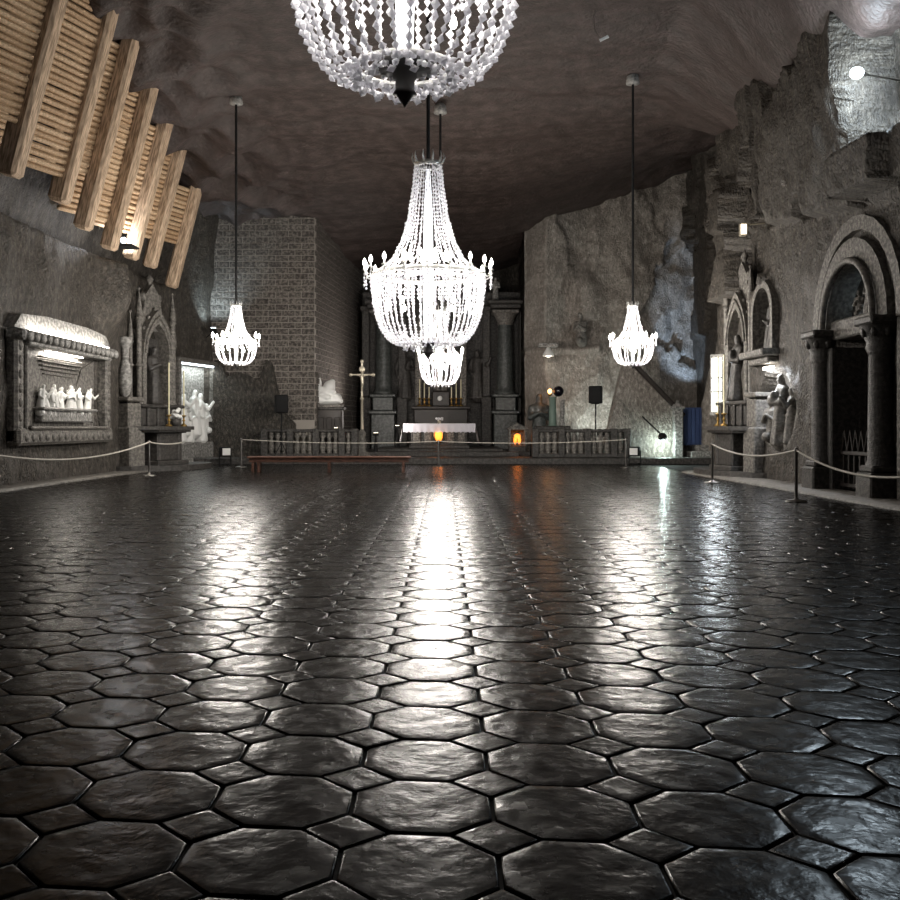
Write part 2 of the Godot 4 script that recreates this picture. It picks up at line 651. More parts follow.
# ================================================================== build
func _ready():
	# ---- camera
	var cam = Camera3D.new()
	cam.name = "camera"
	cam.projection = Camera3D.PROJECTION_FRUSTUM
	cam.near = 0.05
	cam.far = 200.0
	cam.size = 0.05 * 0.9
	cam.frustum_offset = Vector2(0.05 * 0.005, -0.05 * 0.023)
	cam.position = Vector3(0, 1.2, 0)
	cam.current = true
	add_child(cam)
	# ---- environment: an underground hall, no sky
	var env = Environment.new()
	env.background_mode = Environment.BG_COLOR
	env.background_color = Color(0, 0, 0)
	env.tonemap_mode = Environment.TONE_MAPPER_LINEAR
	env.tonemap_exposure = 1.0
	env.sdfgi_enabled = true
	env.ssao_enabled = true
	env.ssil_enabled = true
	var we = WorldEnvironment.new()
	we.name = "world_environment"
	we.environment = env
	add_child(we)
	# ---- generators
	rng.seed = 7
	for n in [[noise, 3, 0.05], [fine, 5, 0.05], [ridge, 9, 0.02], [cell, 21, 0.05], [plates, 33, 0.05]]:
		n[0].seed = n[1]
		n[0].frequency = n[2]
		n[0].noise_type = FastNoiseLite.TYPE_SIMPLEX_SMOOTH
	noise.fractal_octaves = 4
	fine.fractal_octaves = 3
	ridge.fractal_type = FastNoiseLite.FRACTAL_RIDGED
	ridge.fractal_octaves = 4
	cell.noise_type = FastNoiseLite.TYPE_CELLULAR
	cell.fractal_type = FastNoiseLite.FRACTAL_NONE
	cell.cellular_return_type = FastNoiseLite.RETURN_DISTANCE
	plates.noise_type = FastNoiseLite.TYPE_CELLULAR
	plates.fractal_type = FastNoiseLite.FRACTAL_NONE
	plates.cellular_return_type = FastNoiseLite.RETURN_CELL_VALUE
	plates.domain_warp_enabled = true
	plates.domain_warp_amplitude = 12.0
	plates.domain_warp_frequency = 0.03
	make_edges()
	materials()
	room()
	floor_tiles()
	brick_wall()
	timber()
	chandeliers()
	left_side()
	right_side()
	back_side()
	barriers()

# ------------------------------------------------------------------ room
func room():
	var ds = frange(-9.0, 15.0, 1.5) + frange(15.1, 44.0, 0.13)
	var c = struct("ceiling", slab(frange(-9.9, 10.2, 0.13), ds, func(x, d): return ceil_p(x, d), Vector3(0, 3.0, 0), Vector3(0, 3, -25)), M.rock_ceiling)
	tag(c, "dark brown-grey hewn rock vault above the hall", "")
	var ld = frange(-9.0, 15.0, 1.5) + frange(15.07, 33.9, 0.07)
	var w = struct("wall_left", slab(ld, frange(-0.1, 10.9, 0.075), func(d, y): return left_p(d, y), Vector3(-2.5, 0, 0), Vector3(0, 3, -25)), M.rock)
	tag(w, "dark chiselled rock wall on the side with the timber lining", "")
	var rd = frange(-9.0, 12.0, 1.5) + frange(12.07, 37.5, 0.07)
	w = struct("wall_right", slab(rd, frange(-0.1, 10.9, 0.075), func(d, y): return right_p(d, y), Vector3(5.0, 0, 0), Vector3(0, 3, -20)), M.rock)
	tag(w, "dark hewn rock wall with arched portal and niches", "")
	w = struct("wall_back_right", slab(frange(3.0, 9.6, 0.07), frange(-0.1, 11.0, 0.075), func(x, y): return apse_right_p(x, y), Vector3(0, 0, -3.0), Vector3(4, 3, -20)), M.salt_rock)
	tag(w, "rough grey salt rock face behind the balustrade", "")
	w = struct("wall_back", slab(frange(-4.5, 4.6, 0.15), frange(-0.1, 9.0, 0.15), func(x, y): return V(x, y, 43.2 - noise.get_noise_3d(x * 10.0, y * 10.0, 1.0) * 0.3), Vector3(0, 0, -0.6), Vector3(0, 3, -20)), M.rock)
	tag(w, "dark rock wall at the far end behind the high altar", "")
	w = struct("wall_front", slab(frange(-9.6, 8.6, 0.6), frange(-0.1, 11.0, 0.6), func(x, y): return V(x, y, -8.6), Vector3(0, 0, 0.6), Vector3(0, 3, 0)), M.rock)
	# raised floor round the altar
	var st = begin()
	box(st, V(0.3, 0.1, 38.0), Vector3(17.6, 0.2, 12.0), 0.015)
	w = struct("platform", fin(st), M.dark_stone)
	tag(w, "low dark stone platform across the far end of the hall", "")
	st = begin()
	box(st, V(-0.2, 0.28, 38.3), Vector3(5.4, 0.16, 9.0), 0.015)
	box(st, V(-0.2, 0.40, 38.6), Vector3(4.4, 0.10, 8.2), 0.015)
	w = struct("steps", fin(st), M.dark_stone)
	tag(w, "two dark stone steps up to the high altar", "")
	# smooth stone border of the floor along the walls
	for s in [-1, 1]:
		st = begin()
		smooth(st)
		var p = []
		for k in 60:
			var d = -6.0 + k * (38.0 if s < 0 else 34.0) / 59.0
			var xw = lerp_table(XL if s < 0 else XR, d)
			var wdt = 0.75 if s < 0 else 1.0
			p.append([V(xw, 0.03, d), V(xw - s * wdt, 0.03, d), V(xw - s * wdt, -0.05, d)])
		for k in 59:
			quad(st, p[k][0], p[k][1], p[k + 1][1], p[k + 1][0], Vector3.UP)
			quad(st, p[k][1], p[k][2], p[k + 1][2], p[k + 1][1], Vector3(-s, 0, 0))
		w = struct("trim_1" if s < 0 else "trim_2", fin(st), M.border_floor)

# ------------------------------------------------------------------ floor
func floor_tiles():
	var st = begin()
	box(st, V(0, -0.165, 17.0), Vector3(20.5, 0.3, 54.0))
	var fl = struct("floor", fin(st), M.grout)
	tag(fl, "dark polished floor of octagonal tiles with small square insets", "")
	var P = 0.445
	var s = P / (1.0 + sqrt(2.0))
	var gap = 0.006
	var oct = []
	var ap = P / 2 - gap
	var octm = tile_mesh(8, ap, PI / 8)
	var sqm = tile_mesh(4, s / 2 - gap, 0.0)
	# centre column runs towards the altar
	var near_o = []
	var near_s = []
	var far_o = []
	var far_s = []
	var x0 = -0.0735
	var d0 = 2.729
	for j in range(-19, 73):
		for i in range(-21, 20):
			# the courses are laid a few degrees off square
			var a = Vector2(x0 + i * P, d0 + (j - SLANT * i) * P)
			var b = a + Vector2(P / 2, (1.0 - SLANT) * P / 2)
			for q in [[a, near_o, far_o], [b, near_s, far_s]]:
				var p = q[0]
				if p.y > 32.0 or p.x < lerp_table(XL, p.y) + 0.6 or p.x > lerp_table(XR, minf(p.y, 26.0)) - 0.8: continue
				if absf(p.x) < p.y * 0.46 + 0.3 and p.y > 2.35 and p.y < 11.9: q[1].append(p)
				else: q[2].append(p)
	for q in [[near_o, octm, "octagon_tile", far_o], [near_s, sqm, "square_tile", far_s]]:
		q[0].sort_custom(func(a, b): return a.y < b.y)
		while q[0].size() > 300: q[3].append(q[0].pop_back())
		for p in q[0]:
			var o = put(q[2], q[1], M.tile, fl)
			o.transform = tile_place(p)
		var mm = MultiMesh.new()
		mm.transform_format = MultiMesh.TRANSFORM_3D
		mm.mesh = q[1]
		mm.instance_count = q[3].size()
		for k in q[3].size(): mm.set_instance_transform(k, tile_place(q[3][k]))
		var mi = MultiMeshInstance3D.new()
		mi.name = q[2] + "_field"
		mi.multimesh = mm
		mi.material_override = M.tile
		mi.set_meta("kind", "stuff")
		fl.add_child(mi, true)

func tile_place(p) -> Transform3D:
	var tilt = 0.0045
	var b = Basis(Vector3.RIGHT, rng.randfn(0, tilt)) * Basis(Vector3.BACK, rng.randfn(0, tilt))
	return Transform3D(b, V(p.x, rng.randf_range(-0.0015, 0.0015), p.y))

func tile_mesh(n, ap, turn) -> ArrayMesh:
	# pillowed tile: rounded rim, flat middle, straight sides
	var st = begin()
	smooth(st)
	var rings = [[0.80, 0.0], [0.96, -0.0004], [0.985, -0.0016], [1.0, -0.006], [1.0, -0.03]]
	var R = ap / cos(PI / n)
	var pt = func(k, r): return Vector3(cos(turn + TAU * k / n) * R * r[0], r[1], (sin(turn + TAU * k / n) + SLANT * cos(turn + TAU * k / n)) * R * r[0])
	for k in n:
		tri(st, Vector3(0, 0.0002, 0), pt.call(k, rings[0]), pt.call(k + 1, rings[0]), Vector3.UP)
		for i in rings.size() - 1:
			var a = pt.call(k, rings[i]); var b = pt.call(k + 1, rings[i]); var c = pt.call(k + 1, rings[i + 1]); var d = pt.call(k, rings[i + 1])
			var o = (a + b + c + d) * 0.25
			if i == rings.size() - 2: st.set_smooth_group(1)
			quad(st, a, b, c, d, Vector3(o.x, 0.0 if i == rings.size() - 2 else 0.3, o.z))
			st.set_smooth_group(0)
	return fin(st)

# ------------------------------------------------------------------ brick pier
func brick_wall():
	var st = begin()
	var x0 = -8.3; var x1 = -4.38; var df = 33.6
	# front and side of the pier, closed
	var poly = PackedVector2Array([Vector2(x0, -df), Vector2(x1, -df), Vector2(-3.45, -42.6), Vector2(x0, -42.6)])
	prism(st, poly, 0.0, 8.6, Vector3(0, 0, 0), Basis(Vector3(1, 0, 0), Vector3(0, 0, 1), Vector3(0, 1, 0)))
	var w = struct("wall_back_left", fin(st), M.mortar)
	tag(w, "tall dark brick pier reaching up to the rock vault", "")
	var bl = 0.44; var bh = 0.205; var j = 0.022
	var rows = 40
	var bmesh = begin()
	box(bmesh, Vector3.ZERO, Vector3(bl - j, bh - j, 0.06), 0.008)
	bmesh = fin(bmesh)
	var hmesh = begin()
	box(hmesh, Vector3.ZERO, Vector3(bl / 2 - j, bh - j, 0.06), 0.008)
	hmesh = fin(hmesh)
	var count = 0
	for r in rows:
		var y = 0.2 + (r + 0.5) * bh
		if y > 8.35: break
		var off = 0.0 if r % 2 == 0 else bl / 2
		var x = x1 - off
		if off > 0.0 and y > 1.4:
			var o = put("brick", hmesh, M["brick%d" % rng.randi_range(0, 2)], w, V(x1 - bl / 4, y, df + 0.013 - rng.randf() * 0.015))
			count += 1
		while x - bl > x0 - 0.2:
			var cx = x - bl / 2
			if (y > 2.6 or cx > -5.75) and y > 1.4:
				put("brick", bmesh, M["brick%d" % rng.randi_range(0, 2)], w, V(cx, y, df + 0.013 - rng.randf() * 0.02))
				count += 1
			x -= bl
	# the foreshortened flank of the pier
	var mm = MultiMesh.new()
	mm.transform_format = MultiMesh.TRANSFORM_3D
	mm.mesh = bmesh
	var tr = []
	var dir = (V(-3.45, 0, 42.6) - V(x1, 0, df)).normalized()
	var nrm = Vector3(-dir.z, 0, dir.x)
	var bs = Basis(dir, Vector3.UP, dir.cross(Vector3.UP))
	var length = (V(-3.45, 0, 42.6) - V(x1, 0, df)).length()
	for r in rows:
		var y = 0.2 + (r + 0.5) * bh
		if y > 8.35: break
		var t = bl / 2 + (0.0 if r % 2 else bl / 2)
		while t < length - bl / 2:
			tr.append(Transform3D(bs, V(x1, y, df) + dir * t + nrm * (rng.randf() * 0.02 - 0.015)))
			t += bl
	mm.instance_count = tr.size()
	for k in tr.size(): mm.set_instance_transform(k, tr[k])
	var mi = MultiMeshInstance3D.new()
	mi.name = "flank_brick_field"
	mi.multimesh = mm
	mi.material_override = M.brick1
	mi.set_meta("kind", "stuff")
	w.add_child(mi, true)
	# plastered lower wall with a wavy upper edge in front of the bricks
	st = begin()
	var pp = PackedVector2Array([Vector2(-7.74, 0.0), Vector2(-5.0, 0.0), Vector2(-5.0, 1.3), Vector2(-5.35, 1.7), Vector2(-5.5, 2.1), Vector2(-5.62, 2.55), Vector2(-5.78, 3.3), Vector2(-5.95, 3.45), Vector2(-6.08, 3.15), Vector2(-6.2, 2.75), Vector2(-6.6, 2.95), Vector2(-7.0, 3.05), Vector2(-7.3, 2.85), Vector2(-7.45, 3.3), Vector2(-7.6, 3.45), Vector2(-7.74, 3.3)])
	prism(st, pp, -33.75, -33.35)
	var b = struct("trim_3", fin(st), M.rock)
	tag(b, "plain dark plastered lower wall with a ragged wavy top edge", "")

# ------------------------------------------------------------------ timber lining
func timber():
	# foot (d, height) and head of every leaning beam
	var B = [[18.9, 5.95, 10.6, 0.56], [21.35, 6.0, 10.05, 0.54], [22.75, 5.7, 9.8, 0.50], [24.5, 5.55, 9.5, 0.50], [26.2, 5.6, 9.15, 0.50], [27.9, 5.65, 8.65, 0.48], [30.1, 5.4, 8.35, 0.48]]
	var words = ["thickest leaning timber beam cut off by the top edge of the picture", "leaning timber beam second from the near end of the log lining", "leaning timber beam third from the near end of the log lining", "leaning timber beam in the middle of the log lining", "leaning timber beam fifth from near end, its foot lit by a lamp", "leaning timber beam last but one at the far end of the lining", "short leaning timber beam standing free at the far end of lining"]
	var lean = 0.26
	for i in B.size():
		var b = B[i]
		var st = begin()
		var foot = Vector3(-8.25, b[1], -b[0])
		var head = Vector3(-8.25 + lean * (b[2] + 0.4 - b[1]), b[2] + 0.4, -b[0] + 0.06)
		var ax = (head - foot)
		var up = ax.normalized()
		var fw = Vector3(0, 0, 1)
		var rt = up.cross(fw).normalized()
		fw = rt.cross(up)
		box(st, Vector3.ZERO, Vector3(b[3] * 0.72, ax.length(), b[3] * 0.85), 0.07)
		var o = put("timber_beam", fin(st), M.beam, self)
		o.transform = Transform3D(Basis(rt, up, fw), (foot + head) * 0.5)
		tag(o, words[i], "beam", "leaning beams of the timber lining")
	# bays of stacked logs; each runs from behind one beam to the front of the next
	var lm = begin()
	lathe(lm, [Vector2(0, -0.5), Vector2(0.97, -0.5), Vector2(1.0, -0.49), Vector2(1.0, 0.49), Vector2(0.97, 0.5), Vector2(0, 0.5)], 8)
	lm = fin(lm)
	var bays = [[16.5, 18.9, 6.9, 10.7], [18.9, 21.35, 6.5, 10.35], [21.35, 22.75, 6.95, 9.75], [22.75, 24.5, 6.2, 9.5], [24.5, 26.2, 6.25, 9.05], [26.2, 27.9, 6.45, 8.75], [27.9, 30.1, 6.7, 8.3]]
	var bw = ["log panel at the near edge of the timber lining", "widest panel of stacked logs between first and second beam", "narrow panel of stacked logs between second and third beam", "panel of stacked logs between third and fourth beam", "brightly lit panel of stacked logs between fourth and fifth beam", "panel of stacked logs between fifth and sixth beam", "last panel of stacked logs before the free-standing beam"]
	for i in bays.size():
		var b = bays[i]
		var t = thing("log_panel", bw[i], "log panel", Vector3(-8.6, b[2], -b[0]), 0.0, "panels of stacked logs")
		var y = b[2]
		while y < b[3]:
			var r = rng.randf_range(0.058, 0.068)
			var inset = 0.26 * (y - 5.6)
			var skew = 0.34 * (b[1] - b[0])
			var a = Vector3(-8.52 + inset - skew * 0.72, y, -b[0])
			var c = Vector3(-8.52 + inset + skew * 0.28, y + rng.randf_range(-0.015, 0.015) + 0.03, -b[1] + 0.05)
			var ax = c - a
			var o = put("log", lm, M["wood%d" % rng.randi_range(0, 2)], t)
			var yb = ax.normalized()
			var xb = yb.cross(Vector3.UP).normalized()
			o.transform = Transform3D(Basis(xb * r, ax, xb.cross(yb) * r), (a + c) * 0.5 - t.position)
			y += r * 2.0 + 0.002
	# lamp tucked behind the beam feet
	var f = thing("floodlight", "glaring cool floodlight hidden behind the feet of the timber beams", "lamp", V(-8.2, 5.9, 25.5))
	var st = begin()
	box(st, Vector3(0.05, -0.10, 0), Vector3(0.55, 0.05, 0.6), 0.02)  # plate added under the bulb to keep its light off the ledge
	part("housing", st, M.black, f)
	st = begin()
	ball(st, Vector3(0, 0.06, 0), Vector3(0.08, 0.08, 0.08), 10, 6)
	part("bulb", st, M.cool_lamp, f)
	omni(f, Vector3(0, 0.06, 0), 1.7, 0.06, Color(0.97, 0.98, 1.0))

# ------------------------------------------------------------------ chandeliers
func bead_chain(st, pts, pitch, len_, rad):
	# faceted beads threaded along a curve
	var total = 0.0
	for i in pts.size() - 1: total += pts[i].distance_to(pts[i + 1])
	var n = int(total / pitch)
	for k in n:
		var want = (k + 0.5) * total / n
		var i = 0
		while i < pts.size() - 2 and want > pts[i].distance_to(pts[i + 1]):
			want -= pts[i].distance_to(pts[i + 1])
			i += 1
		var t = (pts[i + 1] - pts[i]).normalized()
		var p = pts[i] + t * want
		var big = rng.randf_range(0.75, 1.25)
		var u = t.cross(Vector3(0.3, 0.1, 1)).normalized()
		var w = t.cross(u)
		p += (u * rng.randf_range(-1, 1) + w * rng.randf_range(-1, 1)) * rad * 0.4
		var l = len_ * 0.5 * rng.randf_range(0.8, 1.2)
		flat(st)
		for q in 5:
			var a0 = TAU * q / 5
			var a1 = TAU * (q + 1) / 5
			var e0 = p + (u * cos(a0) + w * sin(a0)) * rad * big
			var e1 = p + (u * cos(a1) + w * sin(a1)) * rad * big
			tri(st, e0, e1, p + t * l, e0 + e1 - p * 2 + t * l)
			tri(st, e0, e1, p - t * l, e0 + e1 - p * 2 - t * l)

func resample(prof, sr, sy, n):
	var pts = []
	var c = Curve2D.new()
	for i in prof.size():
		var a = prof[max(i - 1, 0)]
		var b = prof[min(i + 1, prof.size() - 1)]
		var tg = (b - a) / 6.0
		c.add_point(prof[i], -tg, tg)
	for i in n:
		var q = c.sample_baked(c.get_baked_length() * i / (n - 1))
		pts.append(Vector3(q.x * sr, q.y * sy, 0))
	return pts

func ring_band(st, r, y, h, t, segs = 48):
	lathe(st, [Vector2(r - t, y - h / 2), Vector2(r, y - h / 2), Vector2(r + t * 0.4, y), Vector2(r, y + h / 2), Vector2(r - t, y + h / 2), Vector2(r - t, y - h / 2)], segs)

func make_chandelier(label, at, cord_to, sr, sy, n_low, n_up, n_lamp, energy, bead, big, shares = [0.36, 0.2, 0.44]):
	var t = thing("chandelier", label, "chandelier", at, 0.0, "crystal chandeliers hung from the vault")
	var up = [Vector2(0.25, 2.09), Vector2(0.30, 1.6), Vector2(0.38, 1.1), Vector2(0.5, 0.65), Vector2(0.68, 0.3), Vector2(0.98, 0.03)]
	var low = [Vector2(1.05, -0.06), Vector2(1.06, -0.35), Vector2(1.02, -0.7), Vector2(0.92, -1.0), Vector2(0.76, -1.23), Vector2(0.58, -1.33), Vector2(0.46, -1.27)]
	# cord and ceiling hook
	var st = begin()
	tube(st, [Vector3(0, 2.0 * sy, 0), Vector3(0, cord_to - at.y, 0)], 0.035 if big else 0.03, 8)
	part("cord", st, M.black, t)
	st = begin()
	lathe(st, [Vector2(0, -0.30), Vector2(0.17, -0.28), Vector2(0.15, -0.10), Vector2(0.10, -0.04), Vector2(0.0, 0.02)], 10, Vector3(0, cord_to - at.y, 0))
	part("ceiling_hook", st, M.pale_stone, t)
	# crown with upright leaves
	st = begin()
	ring_band(st, 0.26 * sr, 2.09 * sy, 0.07 * sr + 0.02, 0.02, 24)
	for k in 10:
		var a = TAU * k / 10
		var p = Vector3(cos(a), 0, sin(a)) * 0.26 * sr + Vector3(0, 2.12 * sy, 0)
		tube(st, [p, p + Vector3(cos(a) * 0.05, 0.10, sin(a) * 0.05) * sr, p + Vector3(cos(a) * 0.03, 0.2, sin(a) * 0.03) * sr], [0.03 * sr, 0.02 * sr, 0.005], 5)
	part("crown", st, M.silver, t)
	# main ring, bottom ring, plate and finial
	st = begin()
	ring_band(st, 1.05 * sr, 0.0, 0.085 * sr, 0.03)
	for k in 8:
		var a = TAU * k / 8
		tube(st, [Vector3(cos(a) * 0.06, 0.05, sin(a) * 0.06), Vector3(cos(a) * 1.03 * sr, 0, sin(a) * 1.03 * sr)], 0.014 * sr + 0.004, 5)
	part("main_ring", st, M.silver, t)
	st = begin()
	ring_band(st, 0.46 * sr, -1.25 * sy, 0.05 * sr, 0.025, 36)
	part("bottom_ring", st, M.silver, t)
	st = begin()
	lathe(st, [Vector2(0, -1.62 * sy), Vector2(0.025 * sr, -1.58 * sy), Vector2(0.08 * sr, -1.50 * sy), Vector2(0.115 * sr, -1.49 * sy), Vector2(0.09 * sr, -1.45 * sy), Vector2(0.09 * sr, -1.36 * sy), Vector2(0.115 * sr, -1.34 * sy), Vector2(0.115 * sr, -1.28 * sy), Vector2(0.30 * sr, -1.25 * sy), Vector2(0.30 * sr, -1.21 * sy), Vector2(0.0, -1.2 * sy)], 20)
	part("finial", st, M.dark_metal, t)
	st = begin()
	lathe(st, [Vector2(0, -1.2 * sy), Vector2(0.075 * sr, -1.2 * sy), Vector2(0.095 * sr, -0.4 * sy), Vector2(0.10 * sr, 0.0), Vector2(0.08 * sr, 1.2 * sy), Vector2(0.04 * sr, 2.0 * sy), Vector2(0, 2.0 * sy)], 16)
	part("frosted_tube", st, M.frosted_tube_glow, t)  # no lamp itself: the bulbs' light on it is put in as glow
	# threaded crystal strands, a few variants turned round the axis
	var kinds = []
	for v in 3:
		st = begin()
		tube(st, resample(low, sr, sy, 12), 0.006, 3, false)
		bead_chain(st, resample(low, sr, sy, 30), bead * 1.05, bead * 1.2, bead * 0.46)
		kinds.append(fin(st))
	for k in n_low:
		var o = put("bowl_strand", kinds[k % 3], M.crystal, t)
		o.rotation.y = TAU * (k + 0.3 * rng.randf()) / n_low
	kinds = []
	for v in 3:
		st = begin()
		tube(st, resample(up, sr, sy, 12), 0.006, 3, false)
		bead_chain(st, resample(up, sr, sy, 30), bead * 1.15, bead * 1.05, bead * 0.40)
		kinds.append(fin(st))
	for k in n_up:
		var o = put("upper_strand", kinds[k % 3], M.crystal, t)
		o.rotation.y = TAU * (k + 0.2 * rng.randf()) / n_up
	# loops under the bottom ring and drops round the main ring
	var loop = []
	for k in 13:
		var u = k / 12.0
		var a = (u - 0.5) * TAU / 14.0
		loop.append(Vector3(cos(a) * 0.46 * sr, (-1.25 - 0.16 * sin(u * PI)) * sy, sin(a) * 0.46 * sr))
	st = begin()
	tube(st, loop, 0.006, 3, false)
	bead_chain(st, loop, bead * 0.9, bead, bead * 0.42)
	var lmsh = fin(st)
	for k in 14:
		put("swag", lmsh, M.crystal, t).rotation.y = TAU * k / 14
	var fan = []
	for k in 8:
		var u = k / 7.0
		fan.append(Vector3(lerpf(0.46, 0.24, u) * sr, (-1.25 - 0.06 * sin(u * PI) + 0.02 * u) * sy, 0))
	st = begin()
	bead_chain(st, fan, bead, bead, bead * 0.4)
	var fm = fin(st)
	for k in 16:
		put("base_strand", fm, M.crystal, t).rotation.y = TAU * (k + 0.5) / 16
	var drop = begin()
	bead_chain(drop, [Vector3(1.07 * sr, -0.02, 0), Vector3(1.07 * sr, -0.34 * sy, 0)], bead * 1.1, bead * 1.3, bead * 0.45)
	drop = fin(drop)
	for k in n_low:
		put("ring_drop", drop, M.crystal, t).rotation.y = TAU * (k + 0.5) / n_low
	# candle lamps on curved arms
	var arm = begin()
	tube(arm, [Vector3(1.05 * sr, 0, 0), Vector3(1.13 * sr, -0.06 * sr, 0), Vector3(1.20 * sr, -0.02 * sr, 0), Vector3(1.21 * sr, 0.05 * sr, 0)], 0.012 * sr + 0.004, 5)
	lathe(arm, [Vector2(0, 0.04 * sr), Vector2(0.055 * sr, 0.06 * sr), Vector2(0.02 * sr, 0.08 * sr), Vector2(0.02 * sr, 0.14 * sr), Vector2(0, 0.14 * sr)], 8, Vector3(1.21 * sr, 0, 0))
	arm = fin(arm)
	var bulb = begin()
	lathe(bulb, [Vector2(0, 0), Vector2(0.022, 0.01), Vector2(0.038, 0.05), Vector2(0.026, 0.10), Vector2(0, 0.15)], 10)
	bulb = fin(bulb)
	var pend = begin()
	bead_chain(pend, [Vector3(1.21 * sr, 0.02 * sr, 0), Vector3(1.21 * sr, -0.26 * sr, 0)], bead, bead * 1.2, bead * 0.42)
	pend = fin(pend)
	for k in n_lamp:
		var a = TAU * (k + 0.5) / n_lamp
		var o = put("arm", arm, M.silver, t)
		o.rotation.y = -a
		put("drop", pend, M.crystal, o)
		var c = Vector3(cos(a) * 1.21 * sr, 0.14 * sr, sin(a) * 1.21 * sr)
		put("bulb", bulb, M.bulb, t, c)
		omni(t, c + Vector3(0, 0.07, 0), energy / n_lamp * shares[0], 0.035)
	var n_in = 10 if big else 4
	for k in n_in:
		var a = TAU * k / n_in
		var c = Vector3(cos(a) * 0.42 * sr, 0.30 * sy, sin(a) * 0.42 * sr)
		put("bulb", bulb, M.bulb, t, c)
		omni(t, c + Vector3(0, 0.07, 0), energy / n_in * shares[1], 0.035)
		var c2 = Vector3(cos(a + 0.3) * 0.80 * sr, -0.62 * sy, sin(a + 0.3) * 0.80 * sr)  # unseen bulbs inside the bowl, placed to light its crystal strands
		put("bulb", bulb, M.bulb, t, c2)
		omni(t, c2 + Vector3(0, 0.07, 0), energy / n_in * shares[2], 0.035)
	return t

func chandeliers():
	make_chandelier("huge crystal chandelier at the top edge, only its bowl in view", V(-0.375, 5.80, 9.35), 10.3, 1.0, 1.0, 34, 26, 14, 2.2, 0.085, true, [0.1, 0.15, 0.75])
	make_chandelier("large whole crystal chandelier hanging in the middle of the hall", V(-0.32, 4.09, 19.0), 10.2, 1.0, 1.0, 48, 30, 18, 13.0, 0.062, true)
	var y = ceil_y(-5.2, 24.7)
	make_chandelier("small crystal chandelier hanging in front of the brick pier", V(-5.16, 3.32, 24.7), ceil_y(-5.16, 24.7) + 0.05, 0.47, 0.42, 18, 14, 8, 13.5, 0.040, false)
	make_chandelier("small crystal chandelier hanging on the side with the portal", V(4.62, 3.30, 24.6), ceil_y(4.62, 24.6) + 0.05, 0.47, 0.42, 18, 14, 8, 13.5, 0.040, false)
	make_chandelier("small crystal chandelier half hidden behind the large middle one, above altar", V(-0.12, 3.02, 25.6), ceil_y(-0.12, 25.6) + 0.05, 0.50, 0.55, 20, 14, 8, 26.0, 0.045, false)

# ------------------------------------------------------------------ figures
var FIG = {}
func figure(kind) -> ArrayMesh:
	# one metre tall robed stone figure, facing +z, feet at 0
	if FIG.has(kind): return FIG[kind]
	var p = []
	if kind == "kneel":
		p = [[Vector3(0, 0.12, -0.12), Vector3(0, 0.16, 0.16), 0.15, 0.10], [Vector3(0, 0.2, -0.06), Vector3(0, 0.62, 0.0), 0.17, 0.12], [Vector3(-0.12, 0.66, 0), Vector3(0.12, 0.66, 0), 0.07, 0.07], [Vector3(0, 0.7, 0), Vector3(0, 0.78, 0.03), 0.05, 0.045], [Vector3(0, 0.84, 0.05), Vector3(0, 0.9, 0.06), 0.075, 0.07], [Vector3(0.15, 0.66, 0), Vector3(0.15, 0.46, 0.1), 0.055, 0.05], [Vector3(0.15, 0.46, 0.1), Vector3(0.02, 0.58, 0.2), 0.045, 0.035], [Vector3(-0.15, 0.66, 0), Vector3(-0.15, 0.46, 0.1), 0.055, 0.05], [Vector3(-0.15, 0.46, 0.1), Vector3(-0.02, 0.58, 0.2), 0.045, 0.035]]
	else:
		p = [[Vector3(0, 0.07, 0), Vector3(0, 0.5, 0), 0.15, 0.105], [Vector3(0, 0.5, 0), Vector3(0, 0.76, 0), 0.105, 0.10], [Vector3(-0.10, 0.77, 0), Vector3(0.10, 0.77, 0), 0.055, 0.055], [Vector3(0, 0.8, 0), Vector3(0, 0.87, 0.01), 0.04, 0.036], [Vector3(0, 0.90, 0.02), Vector3(0, 0.945, 0.025), 0.055, 0.052]]
		for a in [-0.9, -0.35, 0.2, 0.75]:
			p.append([Vector3(sin(a) * 0.15, 0.03, cos(a) * 0.15), Vector3(sin(a) * 0.10, 0.5, cos(a) * 0.10), 0.028, 0.02])
		if kind == "pray":
			for s in [-1, 1]:
				p.append([Vector3(s * 0.13, 0.76, 0), Vector3(s * 0.15, 0.6, 0.06), 0.045, 0.04])
				p.append([Vector3(s * 0.15, 0.6, 0.06), Vector3(s * 0.02, 0.68, 0.16), 0.038, 0.03])
		elif kind == "reach":
			p.append([Vector3(0.13, 0.77, 0), Vector3(0.22, 0.66, 0.08), 0.045, 0.04])
			p.append([Vector3(0.22, 0.66, 0.08), Vector3(0.30, 0.82, 0.16), 0.038, 0.03])
			p.append([Vector3(-0.13, 0.76, 0), Vector3(-0.17, 0.58, 0.03), 0.045, 0.04])
			p.append([Vector3(-0.17, 0.58, 0.03), Vector3(-0.08, 0.5, 0.13), 0.038, 0.03])
		else:
			p.append([Vector3(0.13, 0.77, 0), Vector3(0.17, 0.6, 0.05), 0.045, 0.04])
			p.append([Vector3(0.17, 0.6, 0.05), Vector3(0.03, 0.6, 0.14), 0.038, 0.03])
			p.append([Vector3(-0.13, 0.77, 0), Vector3(-0.17, 0.58, 0.0), 0.045, 0.04])
			p.append([Vector3(-0.17, 0.58, 0.0), Vector3(-0.15, 0.42, 0.07), 0.038, 0.03])
			p.append([Vector3(0.03, 0.64, 0.13), Vector3(0.06, 0.72, 0.13), 0.05, 0.045])
	FIG[kind] = nets(p, 0.026, 0.03)
	return FIG[kind]

func fig_part(parent, kind, at, h, turn, m, called = "figure"):
	var o = put(called, figure(kind), m, parent, at)
	o.scale = Vector3(h, h, h)
	o.rotation.y = turn
	return o

